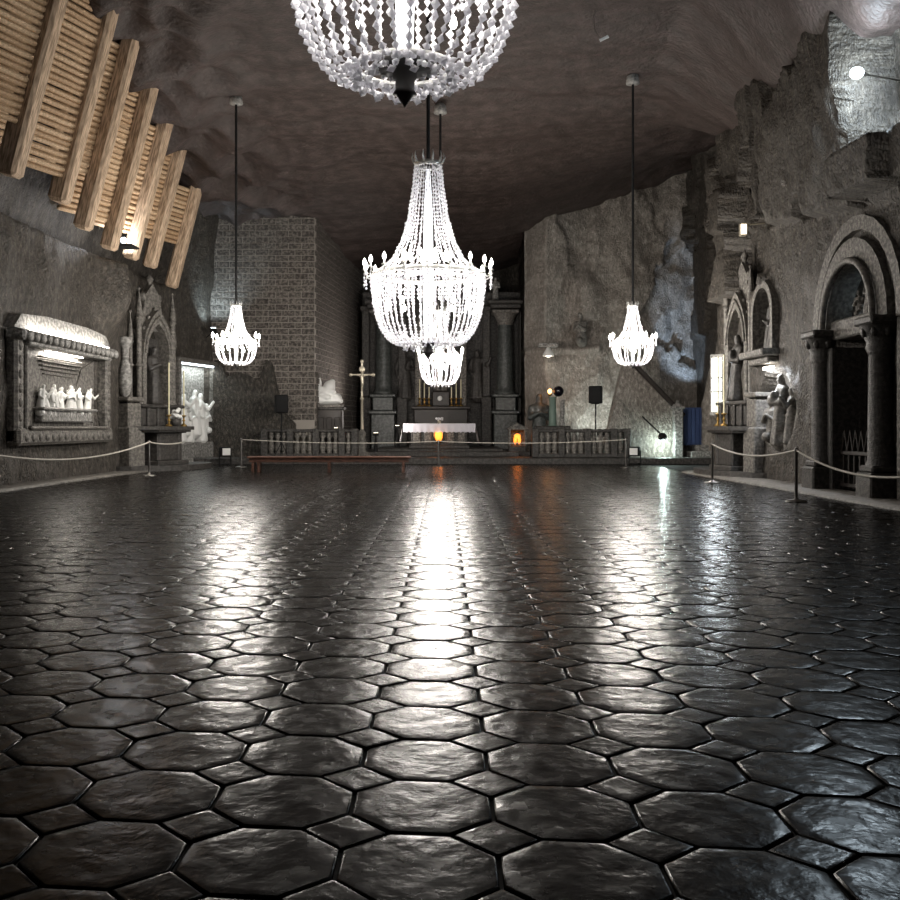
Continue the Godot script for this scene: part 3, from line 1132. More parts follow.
func statue(called, label, kind, at, h, turn, m):
	var o = put(called, figure(kind), m, self, at)
	o.scale = Vector3(h, h, h)
	o.rotation.y = turn
	tag(o, label, "statue")
	return o

# pointed arch outline in xy: from left springing over the apex to right springing
func pointed(w, h, y0, n = 8) -> Array:
	var r = []
	var R = (h * h + w * w / 4.0) / w
	for s in [0, 1]:
		for k in n + 1:
			if s == 1 and k == 0: continue
			var amax = asin(clampf(h / R, -1, 1))
			var a = amax * k / n if s == 0 else amax * (n - k) / n
			var x = -w / 2 + R - R * cos(a)
			var y = y0 + R * sin(a)
			r.append(Vector2(x if s == 0 else -x, y))
	return r

func round_arch(r, y0, n = 14) -> Array:
	var o = []
	for k in n + 1:
		var a = PI - PI * k / n
		o.append(Vector2(cos(a) * r, y0 + sin(a) * r))
	return o

# wall altar: local +z faces the hall, x runs along the wall
func wall_altar(label, at, turn, flip):
	var t = thing("wall_altar", label, "altar", at, turn, "carved wall altars")
	var st = begin()
	var half = PackedVector2Array()
	for k in 17:
		var a = PI * k / 16
		half.append(Vector2(cos(a) * 2.1, sin(a) * 1.35))
	var lay = Basis(Vector3(1, 0, 0), Vector3(0, 0, 1), Vector3(0, 1, 0))
	prism(st, half, 0.0, 0.15, Vector3(0.25 * flip, 0, 0), lay)
	part("step", st, M.dark_stone, t)
	st = begin()
	box(st, Vector3(0, 0.20, 0.5), Vector3(1.35, 0.14, 0.95), 0.03)
	box(st, Vector3(0, 0.66, 0.45), Vector3(1.05, 0.80, 0.75), 0.03)
	box(st, Vector3(-0.42, 0.66, 0.72), Vector3(0.16, 0.8, 0.28), 0.03)
	box(st, Vector3(0.42, 0.66, 0.72), Vector3(0.16, 0.8, 0.28), 0.03)
	box(st, Vector3(0, 1.07, 0.47), Vector3(1.3, 0.08, 0.9), 0.03)
	part("pedestal", st, M.dark_stone, t)
	st = begin()
	var slabp = PackedVector2Array([Vector2(-1.2, 0), Vector2(-1.2, 0.6), Vector2(-0.75, 1.08), Vector2(0.75, 1.08), Vector2(1.2, 0.6), Vector2(1.2, 0)])
	prism(st, slabp, 1.12, 1.22, Vector3.ZERO, lay)
	var slab2 = PackedVector2Array()
	for q in slabp: slab2.append(q * 0.93)
	prism(st, slab2, 1.06, 1.12, Vector3.ZERO, lay)
	part("altar_slab", st, M.dark_stone, t)
	# pier beside the table
	st = begin()
	box(st, Vector3(-1.15 * flip, 0.60, 0.34), Vector3(0.62, 1.2, 0.66), 0.04)
	box(st, Vector3(-1.15 * flip, 1.50, 0.30), Vector3(0.52, 0.7, 0.56), 0.04)
	box(st, Vector3(-1.15 * flip, 1.95, 0.30), Vector3(0.66, 0.12, 0.66), 0.03)
	part("side_pier", st, M.stone, t)
	# curved bracket with a carved head above the pier
	st = begin()
	if flip > 0.0: lathe(st, [Vector2(0.04, 2.0), Vector2(0.13, 2.1), Vector2(0.19, 2.4), Vector2(0.16, 2.75), Vector2(0.10, 3.0), Vector2(0.10, 3.3), Vector2(0.17, 3.42), Vector2(0.19, 3.62), Vector2(0, 3.64)], 14, Vector3(-1.3 * flip, 0, 0.36))
	if flip > 0.0: part("console", st, M.pale_stone, t)
	st = begin()
	box(st, Vector3(0, 1.48, 0.30), Vector3(1.7, 0.5, 0.5), 0.03)
	for x in [-0.62, -0.2, 0.2, 0.62]: box(st, Vector3(x, 1.48, 0.57), Vector3(0.12, 0.52, 0.1), 0.02)
	box(st, Vector3(0, 1.78, 0.32), Vector3(1.85, 0.1, 0.62), 0.03)
	part("predella", st, M.dark_stone, t)
	# shafts with spirelets
	for s in [-1, 1]:
		for q in [[0.72, 0.34, 4.25, 0.075], [0.93, 0.22, 3.6, 0.06]]:
			st = begin()
			begin_side(st, Vector3(s * q[0], 1.83, q[1]), q[3], q[3], q[2] - 1.83, 8)
			for yy in [1.86, 2.9, q[2] - 0.06]:
				lathe(st, [Vector2(q[3], -0.05), Vector2(q[3] * 1.6, 0), Vector2(q[3], 0.05)], 8, Vector3(s * q[0], yy, q[1]))
			lathe(st, [Vector2(q[3] * 1.5, 0), Vector2(q[3] * 1.3, 0.1), Vector2(0.015, 0.72), Vector2(0.05, 0.76), Vector2(0, 0.82)], 6, Vector3(s * q[0], q[2], q[1]))
			part("pinnacle", st, M.stone, t)
	# niche frame with a pointed head
	st = begin()
	box(st, Vector3(0, 2.75, 0.04), Vector3(1.2, 1.9, 0.08))
	part("niche_back", st, M.dark_stone, t)
	st = begin()
	for s in [-1, 1]: box(st, Vector3(s * 0.56, 2.55, 0.24), Vector3(0.16, 1.5, 0.4), 0.03)
	var outer = pointed(1.28, 1.25, 3.25)
	var inner = pointed(0.94, 0.85, 3.25)
	inner.reverse()
	prism(st, PackedVector2Array(outer + inner), 0.04, 0.44)
	part("niche_frame", st, M.stone, t)
	st = begin()
	var crv = []
	for q in pointed(1.10, 1.05, 3.25): crv.append(Vector3(q.x, q.y, 0.46))
	tube(st, crv, 0.045, 6)
	for q in range(2, outer.size() - 2, 2): ball(st, Vector3(outer[q].x, outer[q].y, 0.3), Vector3(0.07, 0.07, 0.07), 6, 4)
	part("archivolt", st, M.stone, t)
	# tall gable behind, with finial
	st = begin()
	prism(st, PackedVector2Array([Vector2(-0.7, 3.9), Vector2(-0.45, 4.25), Vector2(-0.3, 4.9), Vector2(0, 5.25), Vector2(0.3, 4.9), Vector2(0.45, 4.25), Vector2(0.7, 3.9)]), 0.0, 0.22)
	lathe(st, [Vector2(0.10, 5.1), Vector2(0.05, 5.25), Vector2(0.12, 5.38), Vector2(0.03, 5.48), Vector2(0, 5.6)], 8, Vector3(0, 0, 0.11))
	for s in [-1, 1]: ball(st, Vector3(s * 0.33, 4.85, 0.14), Vector3(0.11, 0.14, 0.11), 7, 5)
	part("gable", st, M.stone, t)
	return t

func candle(label, at, h, group = ""):
	var t = thing("tall_candle", label, "candle", at, 0.0, group)
	var st = begin()
	lathe(st, [Vector2(0, 0), Vector2(0.10, 0.0), Vector2(0.09, 0.04), Vector2(0.03, 0.07), Vector2(0.025, 0.14), Vector2(0.05, 0.17), Vector2(0.025, 0.2), Vector2(0.025, 0.26), Vector2(0.075, 0.30), Vector2(0.075, 0.32), Vector2(0, 0.32)], 10)
	part("holder", st, M.brass, t)
	st = begin()
	begin_side(st, Vector3(0, 0.32, 0), 0.022, 0.020, h - 0.32, 9)
	lathe(st, [Vector2(0.020, h), Vector2(0.0, h + 0.012)], 9)
	part("wax", st, M.wax, t)
	st = begin()
	begin_side(st, Vector3(0, h, 0), 0.005, 0.003, 0.04, 5)
	part("wick", st, M.black, t)
	return t

# ------------------------------------------------------------------ left side
func left_side():
	# large framed relief; local x along the wall (away from the camera), z into the hall
	var t = thing("wall_relief", "large framed stone relief of a crowd of small figures, lit from above", "relief", V(-8.78, 0, 23.0), PI / 2)
	var st = begin()
	for s in [-1, 1]:
		st = begin()
		box(st, Vector3(s * 2.66, 2.0, 0.02), Vector3(0.38, 2.3, 0.26), 0.06)
		for k in 7:
			ball(st, Vector3(s * 2.66, 1.12 + k * 0.29, 0.13), Vector3(0.11, 0.11, 0.07), 7, 5)
		box(st, Vector3(s * 2.42, 2.0, 0.06), Vector3(0.09, 2.0, 0.26), 0.03)
		part("side_frame", st, M.stone, t)
	st = begin()
	box(st, Vector3(0, 1.0, 0.05), Vector3(5.7, 0.36, 0.32), 0.06)
	box(st, Vector3(0, 1.18, 0.10), Vector3(4.7, 0.08, 0.34), 0.03)
	for k in 15: ball(st, Vector3(-2.5 + k * 0.357, 0.98, 0.19), Vector3(0.13, 0.10, 0.06), 7, 5)
	part("bottom_frame", st, M.stone, t)
	st = begin()
	box(st, Vector3(0, 2.93, 0.12), Vector3(5.0, 0.10, 0.34), 0.03)
	box(st, Vector3(0, 3.08, 0.12), Vector3(5.8, 0.22, 0.42), 0.05)
	for k in 17: ball(st, Vector3(-2.65 + k * 0.331, 3.06, 0.33), Vector3(0.15 - 0.03 * (k % 2), 0.11, 0.07), 7, 5)
	part("lintel", st, M.pale_stone, t)
	# sloping top of the frame, lit by the lamps on it
	st = begin()
	prism(st, PackedVector2Array([Vector2(-2.9, 3.22), Vector2(2.9, 3.22), Vector2(2.55, 3.52), Vector2(1.2, 3.60), Vector2(-1.2, 3.60), Vector2(-2.55, 3.52)]), -0.3, 0.12)
	part("crest", st, M.pale_stone, t)
	# backdrop carving: coffered beams of a carved room, then the crowd and the long ledge
	st = begin()
	box(st, Vector3(0, 2.05, -0.14), Vector3(4.8, 1.8, 0.06))
	part("field", st, M.stone, t)
	st = begin()
	for k in 5: box(st, Vector3(0, 2.74 - k * 0.09, -0.03 - k * 0.018), Vector3(2.6 - k * 0.18, 0.03, 0.10), 0.01)
	part("carved_ceiling", st, M.stone, t)
	st = begin()
	for s in [-1, 1]:
		prism(st, PackedVector2Array([Vector2(s * 2.2, 1.3), Vector2(s * 2.2, 2.86), Vector2(s * 1.35, 2.6), Vector2(s * 1.0, 2.1), Vector2(s * 1.35, 1.5)]), -0.13, -0.07)
	part("carved_wall", st, M.stone, t)
	st = begin()
	box(st, Vector3(0.1, 1.60, 0.05), Vector3(3.3, 0.07, 0.30), 0.03)
	box(st, Vector3(0.1, 1.44, 0.0), Vector3(3.0, 0.26, 0.20), 0.03)
	part("ledge", st, M.pale_stone, t)
	var kinds = ["hold", "reach", "pray"]
	for k in 14:
		var o = fig_part(t, kinds[(k * 7 + 1) % 3], Vector3(-1.40 + k * 0.235, 1.48 + rng.randf_range(-0.05, 0.05), -0.02 + rng.randf_range(-0.06, 0.04)), 0.66, rng.randf_range(-0.7, 0.7), M.white_salt)
		o.rotation.z = rng.randf_range(-0.35, 0.35)
	st = begin()
	box(st, Vector3(0.05, 2.87, 0.02), Vector3(2.2, 0.02, 0.05))
	part("lamp_strip", st, M.strip_lamp, t)
	strip_light(t, Vector3(0.05, 2.85, 0.04), Vector3(0, -1, -0.35), Vector2(2.2, 0.06), 4.0)
	st = begin()
	box(st, Vector3(0, 3.205, 0.22), Vector3(4.8, 0.03, 0.05))
	part("lamp_strip", st, M.strip_lamp, t)
	strip_light(t, Vector3(0, 3.27, 0.26), Vector3(0, 0.8, -0.7), Vector2(4.8, 0.06), 1.5)

	# wall altar with statue and candles
	wall_altar("gothic carved wall altar beside the large framed relief", V(-8.45, 0, 28.3), PI / 2 - 0.4, 1.0)
	statue("statue", "small dark statue inside the pointed niche beside the large relief", "pray", V(-8.23, 1.83, 28.2), 1.65, PI / 2 - 0.4, M.dark_stone)
	candle("pale tall candle on the altar slab nearest the large framed relief", V(-7.62, 1.22, 27.6), 1.75, "candles of the side altar by the relief")
	candle("pale tall candle on the altar slab nearest the bright lit relief", V(-7.55, 1.22, 28.9), 1.6, "candles of the side altar by the relief")
	var pl = thing("potted_plant", "white blossom pot on the altar slab between the two candles", "plant", V(-7.6, 1.22, 28.2))
	st = begin()
	lathe(st, [Vector2(0, 0), Vector2(0.10, 0), Vector2(0.15, 0.22), Vector2(0.13, 0.22), Vector2(0, 0.2)], 12)
	part("pot", st, M.dark_stone, pl)
	st = begin()
	for k in 14: ball(st, Vector3(rng.randf_range(-0.15, 0.15), 0.26 + rng.randf_range(0, 0.22), rng.randf_range(-0.15, 0.15)), Vector3(0.07, 0.06, 0.07), 6, 4)
	part("blossom", st, M.white_salt, pl)

	# brightly lit relief at the end of the wall
	var dir = (V(-7.8, 0, 33.9) - V(-8.6, 0, 30.5)).normalized()
	var turn = atan2(-dir.z, dir.x)
	t = thing("relief_niche", "brightly lit pale relief of standing figures at the end of the wall", "relief", V(-8.15, 0, 32.25), turn)
	st = begin()
	box(st, Vector3(0, 1.65, -0.20), Vector3(2.5, 3.0, 0.08))
	part("field", st, M.pale_stone, t)
	st = begin()
	for s in [-1, 1]: box(st, Vector3(s * 1.3, 1.65, 0.04), Vector3(0.14, 3.2, 0.5), 0.03)
	box(st, Vector3(0, 3.30, 0.04), Vector3(2.8, 0.14, 0.5), 0.03)
	part("frame", st, M.stone, t)
	st = begin()
	box(st, Vector3(0, 0.36, -0.02), Vector3(2.5, 0.72, 0.36), 0.05)
	part("plinth", st, M.pale_stone, t)
	var fk = ["reach", "hold", "pray", "hold", "reach", "kneel"]
	for k in 6:
		fig_part(t, fk[k], Vector3(-0.95 + k * 0.37, 0.72 + 0.2 * (k % 2), -0.02), [1.7, 1.35, 1.2, 1.5, 1.6, 1.1][k], rng.randf_range(-0.6, 0.6), M.white_salt)
	st = begin()
	box(st, Vector3(0, 3.2, 0.16), Vector3(2.3, 0.05, 0.06))
	part("lamp_strip", st, M.cool_lamp, t)
	strip_light(t, Vector3(0, 3.15, 0.16), Vector3(0, -1, -0.35), Vector2(2.3, 0.06), 2.4, Color(0.96, 1.0, 0.99))
	# unseen lamp, placed to light the wall above it
	t = thing("spotlight", "small unseen cool spotlight placed to light rock above the bright relief", "lamp", V(-7.55, 4.35, 32.6))
	st = begin()
	box(st, Vector3.ZERO, Vector3(0.2, 0.14, 0.2), 0.02)
	tube(st, [Vector3(0, -0.05, 0), Vector3(-0.3, -0.2, -0.3)], 0.02, 6)
	part("housing", st, M.black, t)
	st = begin()
	box(st, Vector3(0, 0.08, 0), Vector3(0.14, 0.02, 0.14))
	part("lamp_glass", st, M.cool_lamp, t)
	spot(t, Vector3(0, 0.12, 0), Vector3(-0.10, 1.0, -0.42), 5.0, 55.0, 0.05, Color(0.85, 0.95, 1.0))

# ------------------------------------------------------------------ right side
func right_side():
	# portal; local x runs towards the camera, z into the hall
	var t = thing("portal", "round-arched stone portal with columns and dark doorway in the wall", "portal", V(7.42, 0, 17.95), -PI / 2)
	var st = begin()
	for s in [-1, 1]:
		st = begin()
		box(st, Vector3(s * 1.02, 1.25, -0.20), Vector3(0.26, 2.9, 0.7), 0.03)
		part("jamb", st, M.dark_stone, t)
	for s in [-1, 1]:
		st = begin()
		box(st, Vector3(s * 1.28, 0.22, 0.16), Vector3(0.62, 0.44, 0.6), 0.03)
		box(st, Vector3(s * 1.28, 0.5, 0.16), Vector3(0.52, 0.12, 0.5), 0.03)
		part("column_base", st, M.dark_stone, t)
		st = begin()
		lathe(st, [Vector2(0.24, 0.56), Vector2(0.21, 0.66), Vector2(0.20, 1.5), Vector2(0.185, 2.4), Vector2(0.21, 2.44)], 14, Vector3(s * 1.28, 0, 0.16))
		part("column", st, M.dark_stone, t)
		st = begin()
		lathe(st, [Vector2(0.2, 2.42), Vector2(0.24, 2.52), Vector2(0.22, 2.6), Vector2(0.32, 2.86), Vector2(0.34, 2.9)], 12, Vector3(s * 1.28, 0, 0.16))
		for k in 8:
			var a = TAU * k / 8
			ball(st, Vector3(s * 1.28 + cos(a) * 0.27, 2.78, 0.16 + sin(a) * 0.27), Vector3(0.06, 0.09, 0.06), 6, 4)
		box(st, Vector3(s * 1.28, 2.97, 0.14), Vector3(0.72, 0.14, 0.66), 0.03)
		part("capital", st, M.dark_stone, t)
	st = begin()
	box(st, Vector3(0, 3.02, -0.16), Vector3(2.3, 0.36, 0.5), 0.03)
	part("lintel", st, M.stone, t)
	st = begin()
	var o1 = round_arch(1.52, 3.06)
	var i1 = round_arch(1.06, 3.06)
	i1.reverse()
	prism(st, PackedVector2Array(o1 + i1), -0.3, 0.16)
	var crv = []
	for q in round_arch(1.12, 3.06): crv.append(Vector3(q.x, q.y, 0.23))
	tube(st, crv, 0.06, 6)
	part("archivolt", st, M.stone, t)
	st = begin()
	var o2 = round_arch(1.98, 3.0)
	var i2 = round_arch(1.72, 3.0)
	i2.reverse()
	prism(st, PackedVector2Array(o2 + i2), -0.2, 0.10)
	for s in [-1, 1]: box(st, Vector3(s * 1.85, 1.5, -0.05), Vector3(0.26, 3.0, 0.3), 0.03)
	part("outer_arch", st, M.stone, t)
	st = begin()
	prism(st, PackedVector2Array(round_arch(1.06, 3.06)), -0.5, -0.42)
	part("tympanum", st, M.dark_stone, t)
	fig_part(t, "hold", Vector3(0.1, 3.19, -0.22), 0.98, 0.3, M.stone)
	fig_part(t, "kneel", Vector3(-0.42, 3.19, -0.2), 0.55, 0.6, M.stone)
	st = begin()
	box(st, Vector3(-0.45, 3.215, -0.33), Vector3(0.4, 0.03, 0.06))
	var lamp = part("lamp_strip", st, M.cool_lamp, t)  # unseen strip behind the lintel, placed to light the arch bluish
	strip_light(t, Vector3(-0.45, 3.24, -0.33), Vector3(-0.4, 1.0, 0.1), Vector2(0.4, 0.06), 0.10, Color(0.75, 0.92, 1.0))
	# low wooden gate in the doorway
	var g = thing("gate", "low wooden zigzag gate standing in the dark portal doorway", "gate", V(7.50, 0, 18.05), -PI / 2)
	for k in 7:
		st = begin()
		box(st, Vector3(-0.75 + k * 0.25, 0.50, 0), Vector3(0.05, 0.9, 0.04), 0.01)
		part("upright", st, M.dark_wood, g)
	for y in [0.12, 0.72]:
		st = begin()
		box(st, Vector3(0, y, 0.03), Vector3(1.62, 0.07, 0.04), 0.01)
		part("rail", st, M.dark_wood, g)
	for k in 6:
		st = begin()
		tube(st, [Vector3(-0.75 + k * 0.25, 0.75, 0.03), Vector3(-0.625 + k * 0.25, 1.12, 0.03), Vector3(-0.5 + k * 0.25, 0.75, 0.03)], 0.022, 5)
		part("picket", st, M.dark_wood, g)
	# niche statue above the carved group
	t = thing("statue_niche", "arched wall niche with a thick projecting stone sill", "niche", V(7.32, 0, 22.8), -PI / 2)
	st = begin()
	box(st, Vector3(0, 2.86, 0.10), Vector3(1.75, 0.16, 0.55), 0.03)
	box(st, Vector3(0, 2.70, 0.02), Vector3(1.45, 0.16, 0.36), 0.03)
	part("sill", st, M.stone, t)
	st = begin()
	var o3 = [Vector2(-0.78, 2.94)] + round_arch(0.78, 3.75) + [Vector2(0.78, 2.94)]
	var i3 = [Vector2(-0.62, 2.94)] + round_arch(0.62, 3.75) + [Vector2(0.62, 2.94)]
	i3.reverse()
	prism(st, PackedVector2Array(o3 + i3), -0.3, 0.12)
	part("niche_frame", st, M.stone, t)
	statue("statue", "small dark robed figure standing in arched niche above the carved group", "hold", V(7.5, 2.94, 22.65), 1.25, -PI / 2, M.dark_stone)
	statue("statue", "dark praying figure beside its companion in the arched wall niche", "pray", V(7.52, 2.94, 23.05), 1.05, -PI / 2 - 0.3, M.dark_stone)
	# carved group in a hollow of the wall
	t = thing("carved_group", "carved group of robed figures in a rough hollow, lit from above", "sculpture", V(7.45, 0, 22.15), -PI / 2)
	fig_part(t, "hold", Vector3(0.15, 0.78, 0.02), 1.6, -0.2, M.stone)
	fig_part(t, "kneel", Vector3(-0.42, 0.80, 0.05), 1.15, 0.5, M.stone)
	fig_part(t, "reach", Vector3(0.58, 0.82, -0.06), 1.25, -0.5, M.stone)
	st = begin()
	var rocky = [[Vector3(-0.8, 0.8, -0.1), Vector3(0.8, 0.8, -0.1), 0.16, 0.2], [Vector3(0.8, 0.8, -0.1), Vector3(0.95, 1.7, -0.15), 0.16, 0.12], [Vector3(0.95, 1.7, -0.15), Vector3(0.4, 2.35, -0.1), 0.12, 0.12], [Vector3(-0.85, 0.8, -0.1), Vector3(-0.95, 1.5, -0.15), 0.14, 0.1]]
	put("rocky_ledge", nets(rocky, 0.05, 0.08), M.stone, t)
	st = begin()
	box(st, Vector3(-0.2, 2.52, 0.22), Vector3(0.6, 0.06, 0.08), 0.01)
	part("lamp_strip", st, M.strip_lamp, t)
	strip_light(t, Vector3(-0.2, 2.47, 0.22), Vector3(0, -1, -0.5), Vector2(0.6, 0.07), 4.5, Color(0.95, 0.97, 1.0))
	# second wall altar
	var ra = wall_altar("gothic carved wall altar between the blue door and the carved group", V(7.42, 0, 24.5), -PI / 2 + 0.12, -1.0)
	ra.scale = Vector3(1, 1, 0.75)
	statue("statue", "slender dark statue inside the pointed niche beside the blue door", "hold", V(7.2, 1.83, 24.5), 1.65, -PI / 2, M.dark_stone)
	candle("thin tall candle on the altar slab farthest from the carved group", V(6.88, 1.22, 25.2), 1.75, "candles of the side altar by the door")
	candle("thin tall candle on the altar slab nearest the carved group", V(6.85, 1.22, 24.55), 1.75, "candles of the side altar by the door")
	# bright little window-like niche beside that altar
	t = thing("light_box", "bright rectangular lit wall panel behind the tall candles", "light panel", V(7.12, 0, 26.1), -PI / 2 + 0.75)
	st = begin()
	box(st, Vector3(0, 2.3, 0.0), Vector3(0.42, 1.6, 0.10), 0.02)
	part("frame", st, M.pale_stone, t)
	st = begin()
	box(st, Vector3(0, 2.3, 0.055), Vector3(0.28, 1.4, 0.02))
	part("lamp_panel", st, M.cool_lamp_soft if M.has("cool_lamp_soft") else glow("cool_lamp_soft", Color(0.95, 0.98, 0.95), 1.6), t)
	for k in 2:
		st = begin()
		box(st, Vector3(0, 2.12 + k * 0.36, 0.075), Vector3(0.30, 0.03, 0.02))
		part("bar", st, M.dark_metal, t)
	strip_light(t, Vector3(0, 2.3, 0.10), Vector3(0, 0, 1), Vector2(0.28, 1.4), 3.0, Color(0.93, 0.97, 1.0))
	# small box lamp high on the wall
	t = thing("wall_lamp", "small pale box lamp high on the rock wall above the altar", "lamp", V(6.95, 5.8, 23.3))
	st = begin()
	box(st, Vector3(0, 0, 0), Vector3(0.16, 0.30, 0.2), 0.02)
	tube(st, [Vector3(0, 0.1, 0), Vector3(0.5, 0.15, 0)], 0.02, 6)
	part("housing", st, M.gilt, t)
	st = begin()
	box(st, Vector3(-0.02, -0.01, 0.105), Vector3(0.12, 0.22, 0.02))
	part("lamp_glass", st, M.warm_lamp, t)
	omni(t, Vector3(-0.05, 0, 0.2), 0.05, 0.06)
	# strong floodlight, its source unseen, placed to wash the top corner rock
	t = thing("floodlight", "strong unseen cool floodlight placed to wash the top corner above portal", "lamp", V(6.98, 7.2, 16.95))
	st = begin()
	tube(st, [Vector3(0.08, 0, -0.03), Vector3(0.25, 0.0, -0.1), Vector3(1.2, 0.0, -0.5)], [0.05, 0.015, 0.015], 8)
	part("housing", st, M.steel, t)
	st = begin()
	ball(st, Vector3(0, 0, 0), Vector3(0.12, 0.10, 0.12), 12, 8)
	part("bulb", st, M.cool_lamp, t)
	omni(t, Vector3(0, 0, 0), 9.0, 0.05, Color(0.88, 0.95, 1.0))

# ------------------------------------------------------------------ far end
func balustrade(label, x0, x1, d, n):
	var t = thing("balustrade", label, "balustrade", V(x0, 0.2, d))
	var w = x1 - x0
	var st = begin()
	box(st, Vector3(w / 2, 0.88, 0), Vector3(w, 0.10, 0.3), 0.02)
	part("top_rail", st, M.dark_stone, t)
	st = begin()
	box(st, Vector3(w / 2, 0.07, 0), Vector3(w, 0.14, 0.3), 0.02)
	part("bottom_rail", st, M.dark_stone, t)
	var bm = begin()
	lathe(bm, [Vector2(0.09, 0.14), Vector2(0.07, 0.2), Vector2(0.12, 0.34), Vector2(0.06, 0.52), Vector2(0.05, 0.62), Vector2(0.10, 0.70), Vector2(0.06, 0.76), Vector2(0.09, 0.83)], 10)
	bm = fin(bm)
	for k in n:
		if k % 4 == 0 or k == n - 1:
			st = begin()
			box(st, Vector3(w * k / (n - 1), 0.48, 0), Vector3(0.22, 0.94, 0.34), 0.02)
			part("post", st, M.dark_stone, t)
		else:
			put("baluster", bm, M.stone, t, Vector3(w * k / (n - 1), 0, 0))
	return t

func speaker(label, at, turn):
	var t = thing("loudspeaker", label, "speaker", at, turn, "black loudspeakers")
	var st = begin()
	box(st, Vector3(0, 0.29, 0), Vector3(0.42, 0.58, 0.36), 0.03)
	part("cabinet", st, M.black, t)
	st = begin()
	box(st, Vector3(0, 0.29, 0.185), Vector3(0.36, 0.52, 0.02), 0.008)
	part("grille", st, M.speaker_cloth, t)
	return t

func speaker_stand(label, at, h):
	var t = thing("speaker_stand", label, "stand", at, 0.0, "black speaker stands")
	var st = begin()
	begin_side(st, Vector3(0, 0.25, 0), 0.022, 0.022, h - 0.25, 8)
	part("pole", st, M.black, t)
	st = begin()
	box(st, Vector3(0, h - 0.01, 0), Vector3(0.22, 0.02, 0.2))
	part("plate", st, M.black, t)
	for k in 3:
		var a = TAU * k / 3 + 0.4
		st = begin()
		tube(st, [Vector3(0, 0.5, 0), Vector3(cos(a) * 0.28, 0.015, sin(a) * 0.28)], 0.015, 6)
		part("leg", st, M.black, t)
	return t

func column(t, x, y0, y1, r, z, m):
	var st = begin()
	lathe(st, [Vector2(r * 1.25, y0), Vector2(r * 1.3, y0 + 0.08), Vector2(r * 1.05, y0 + 0.16), Vector2(r, y0 + 0.3), Vector2(r * 0.97, (y0 + y1) / 2), Vector2(r * 0.86, y1)], 16, Vector3(x, 0, z))
	part("column", st, m, t)
	st = begin()
	lathe(st, [Vector2(r * 0.86, y1), Vector2(r * 1.0, y1 + 0.05), Vector2(r * 0.95, y1 + 0.1), Vector2(r * 1.45, y1 + 0.45)], 14, Vector3(x, 0, z))
	box(st, Vector3(x, y1 + 0.5, z), Vector3(r * 3.2, 0.12, r * 3.2), 0.02)
	part("capital", st, M.stone, t)

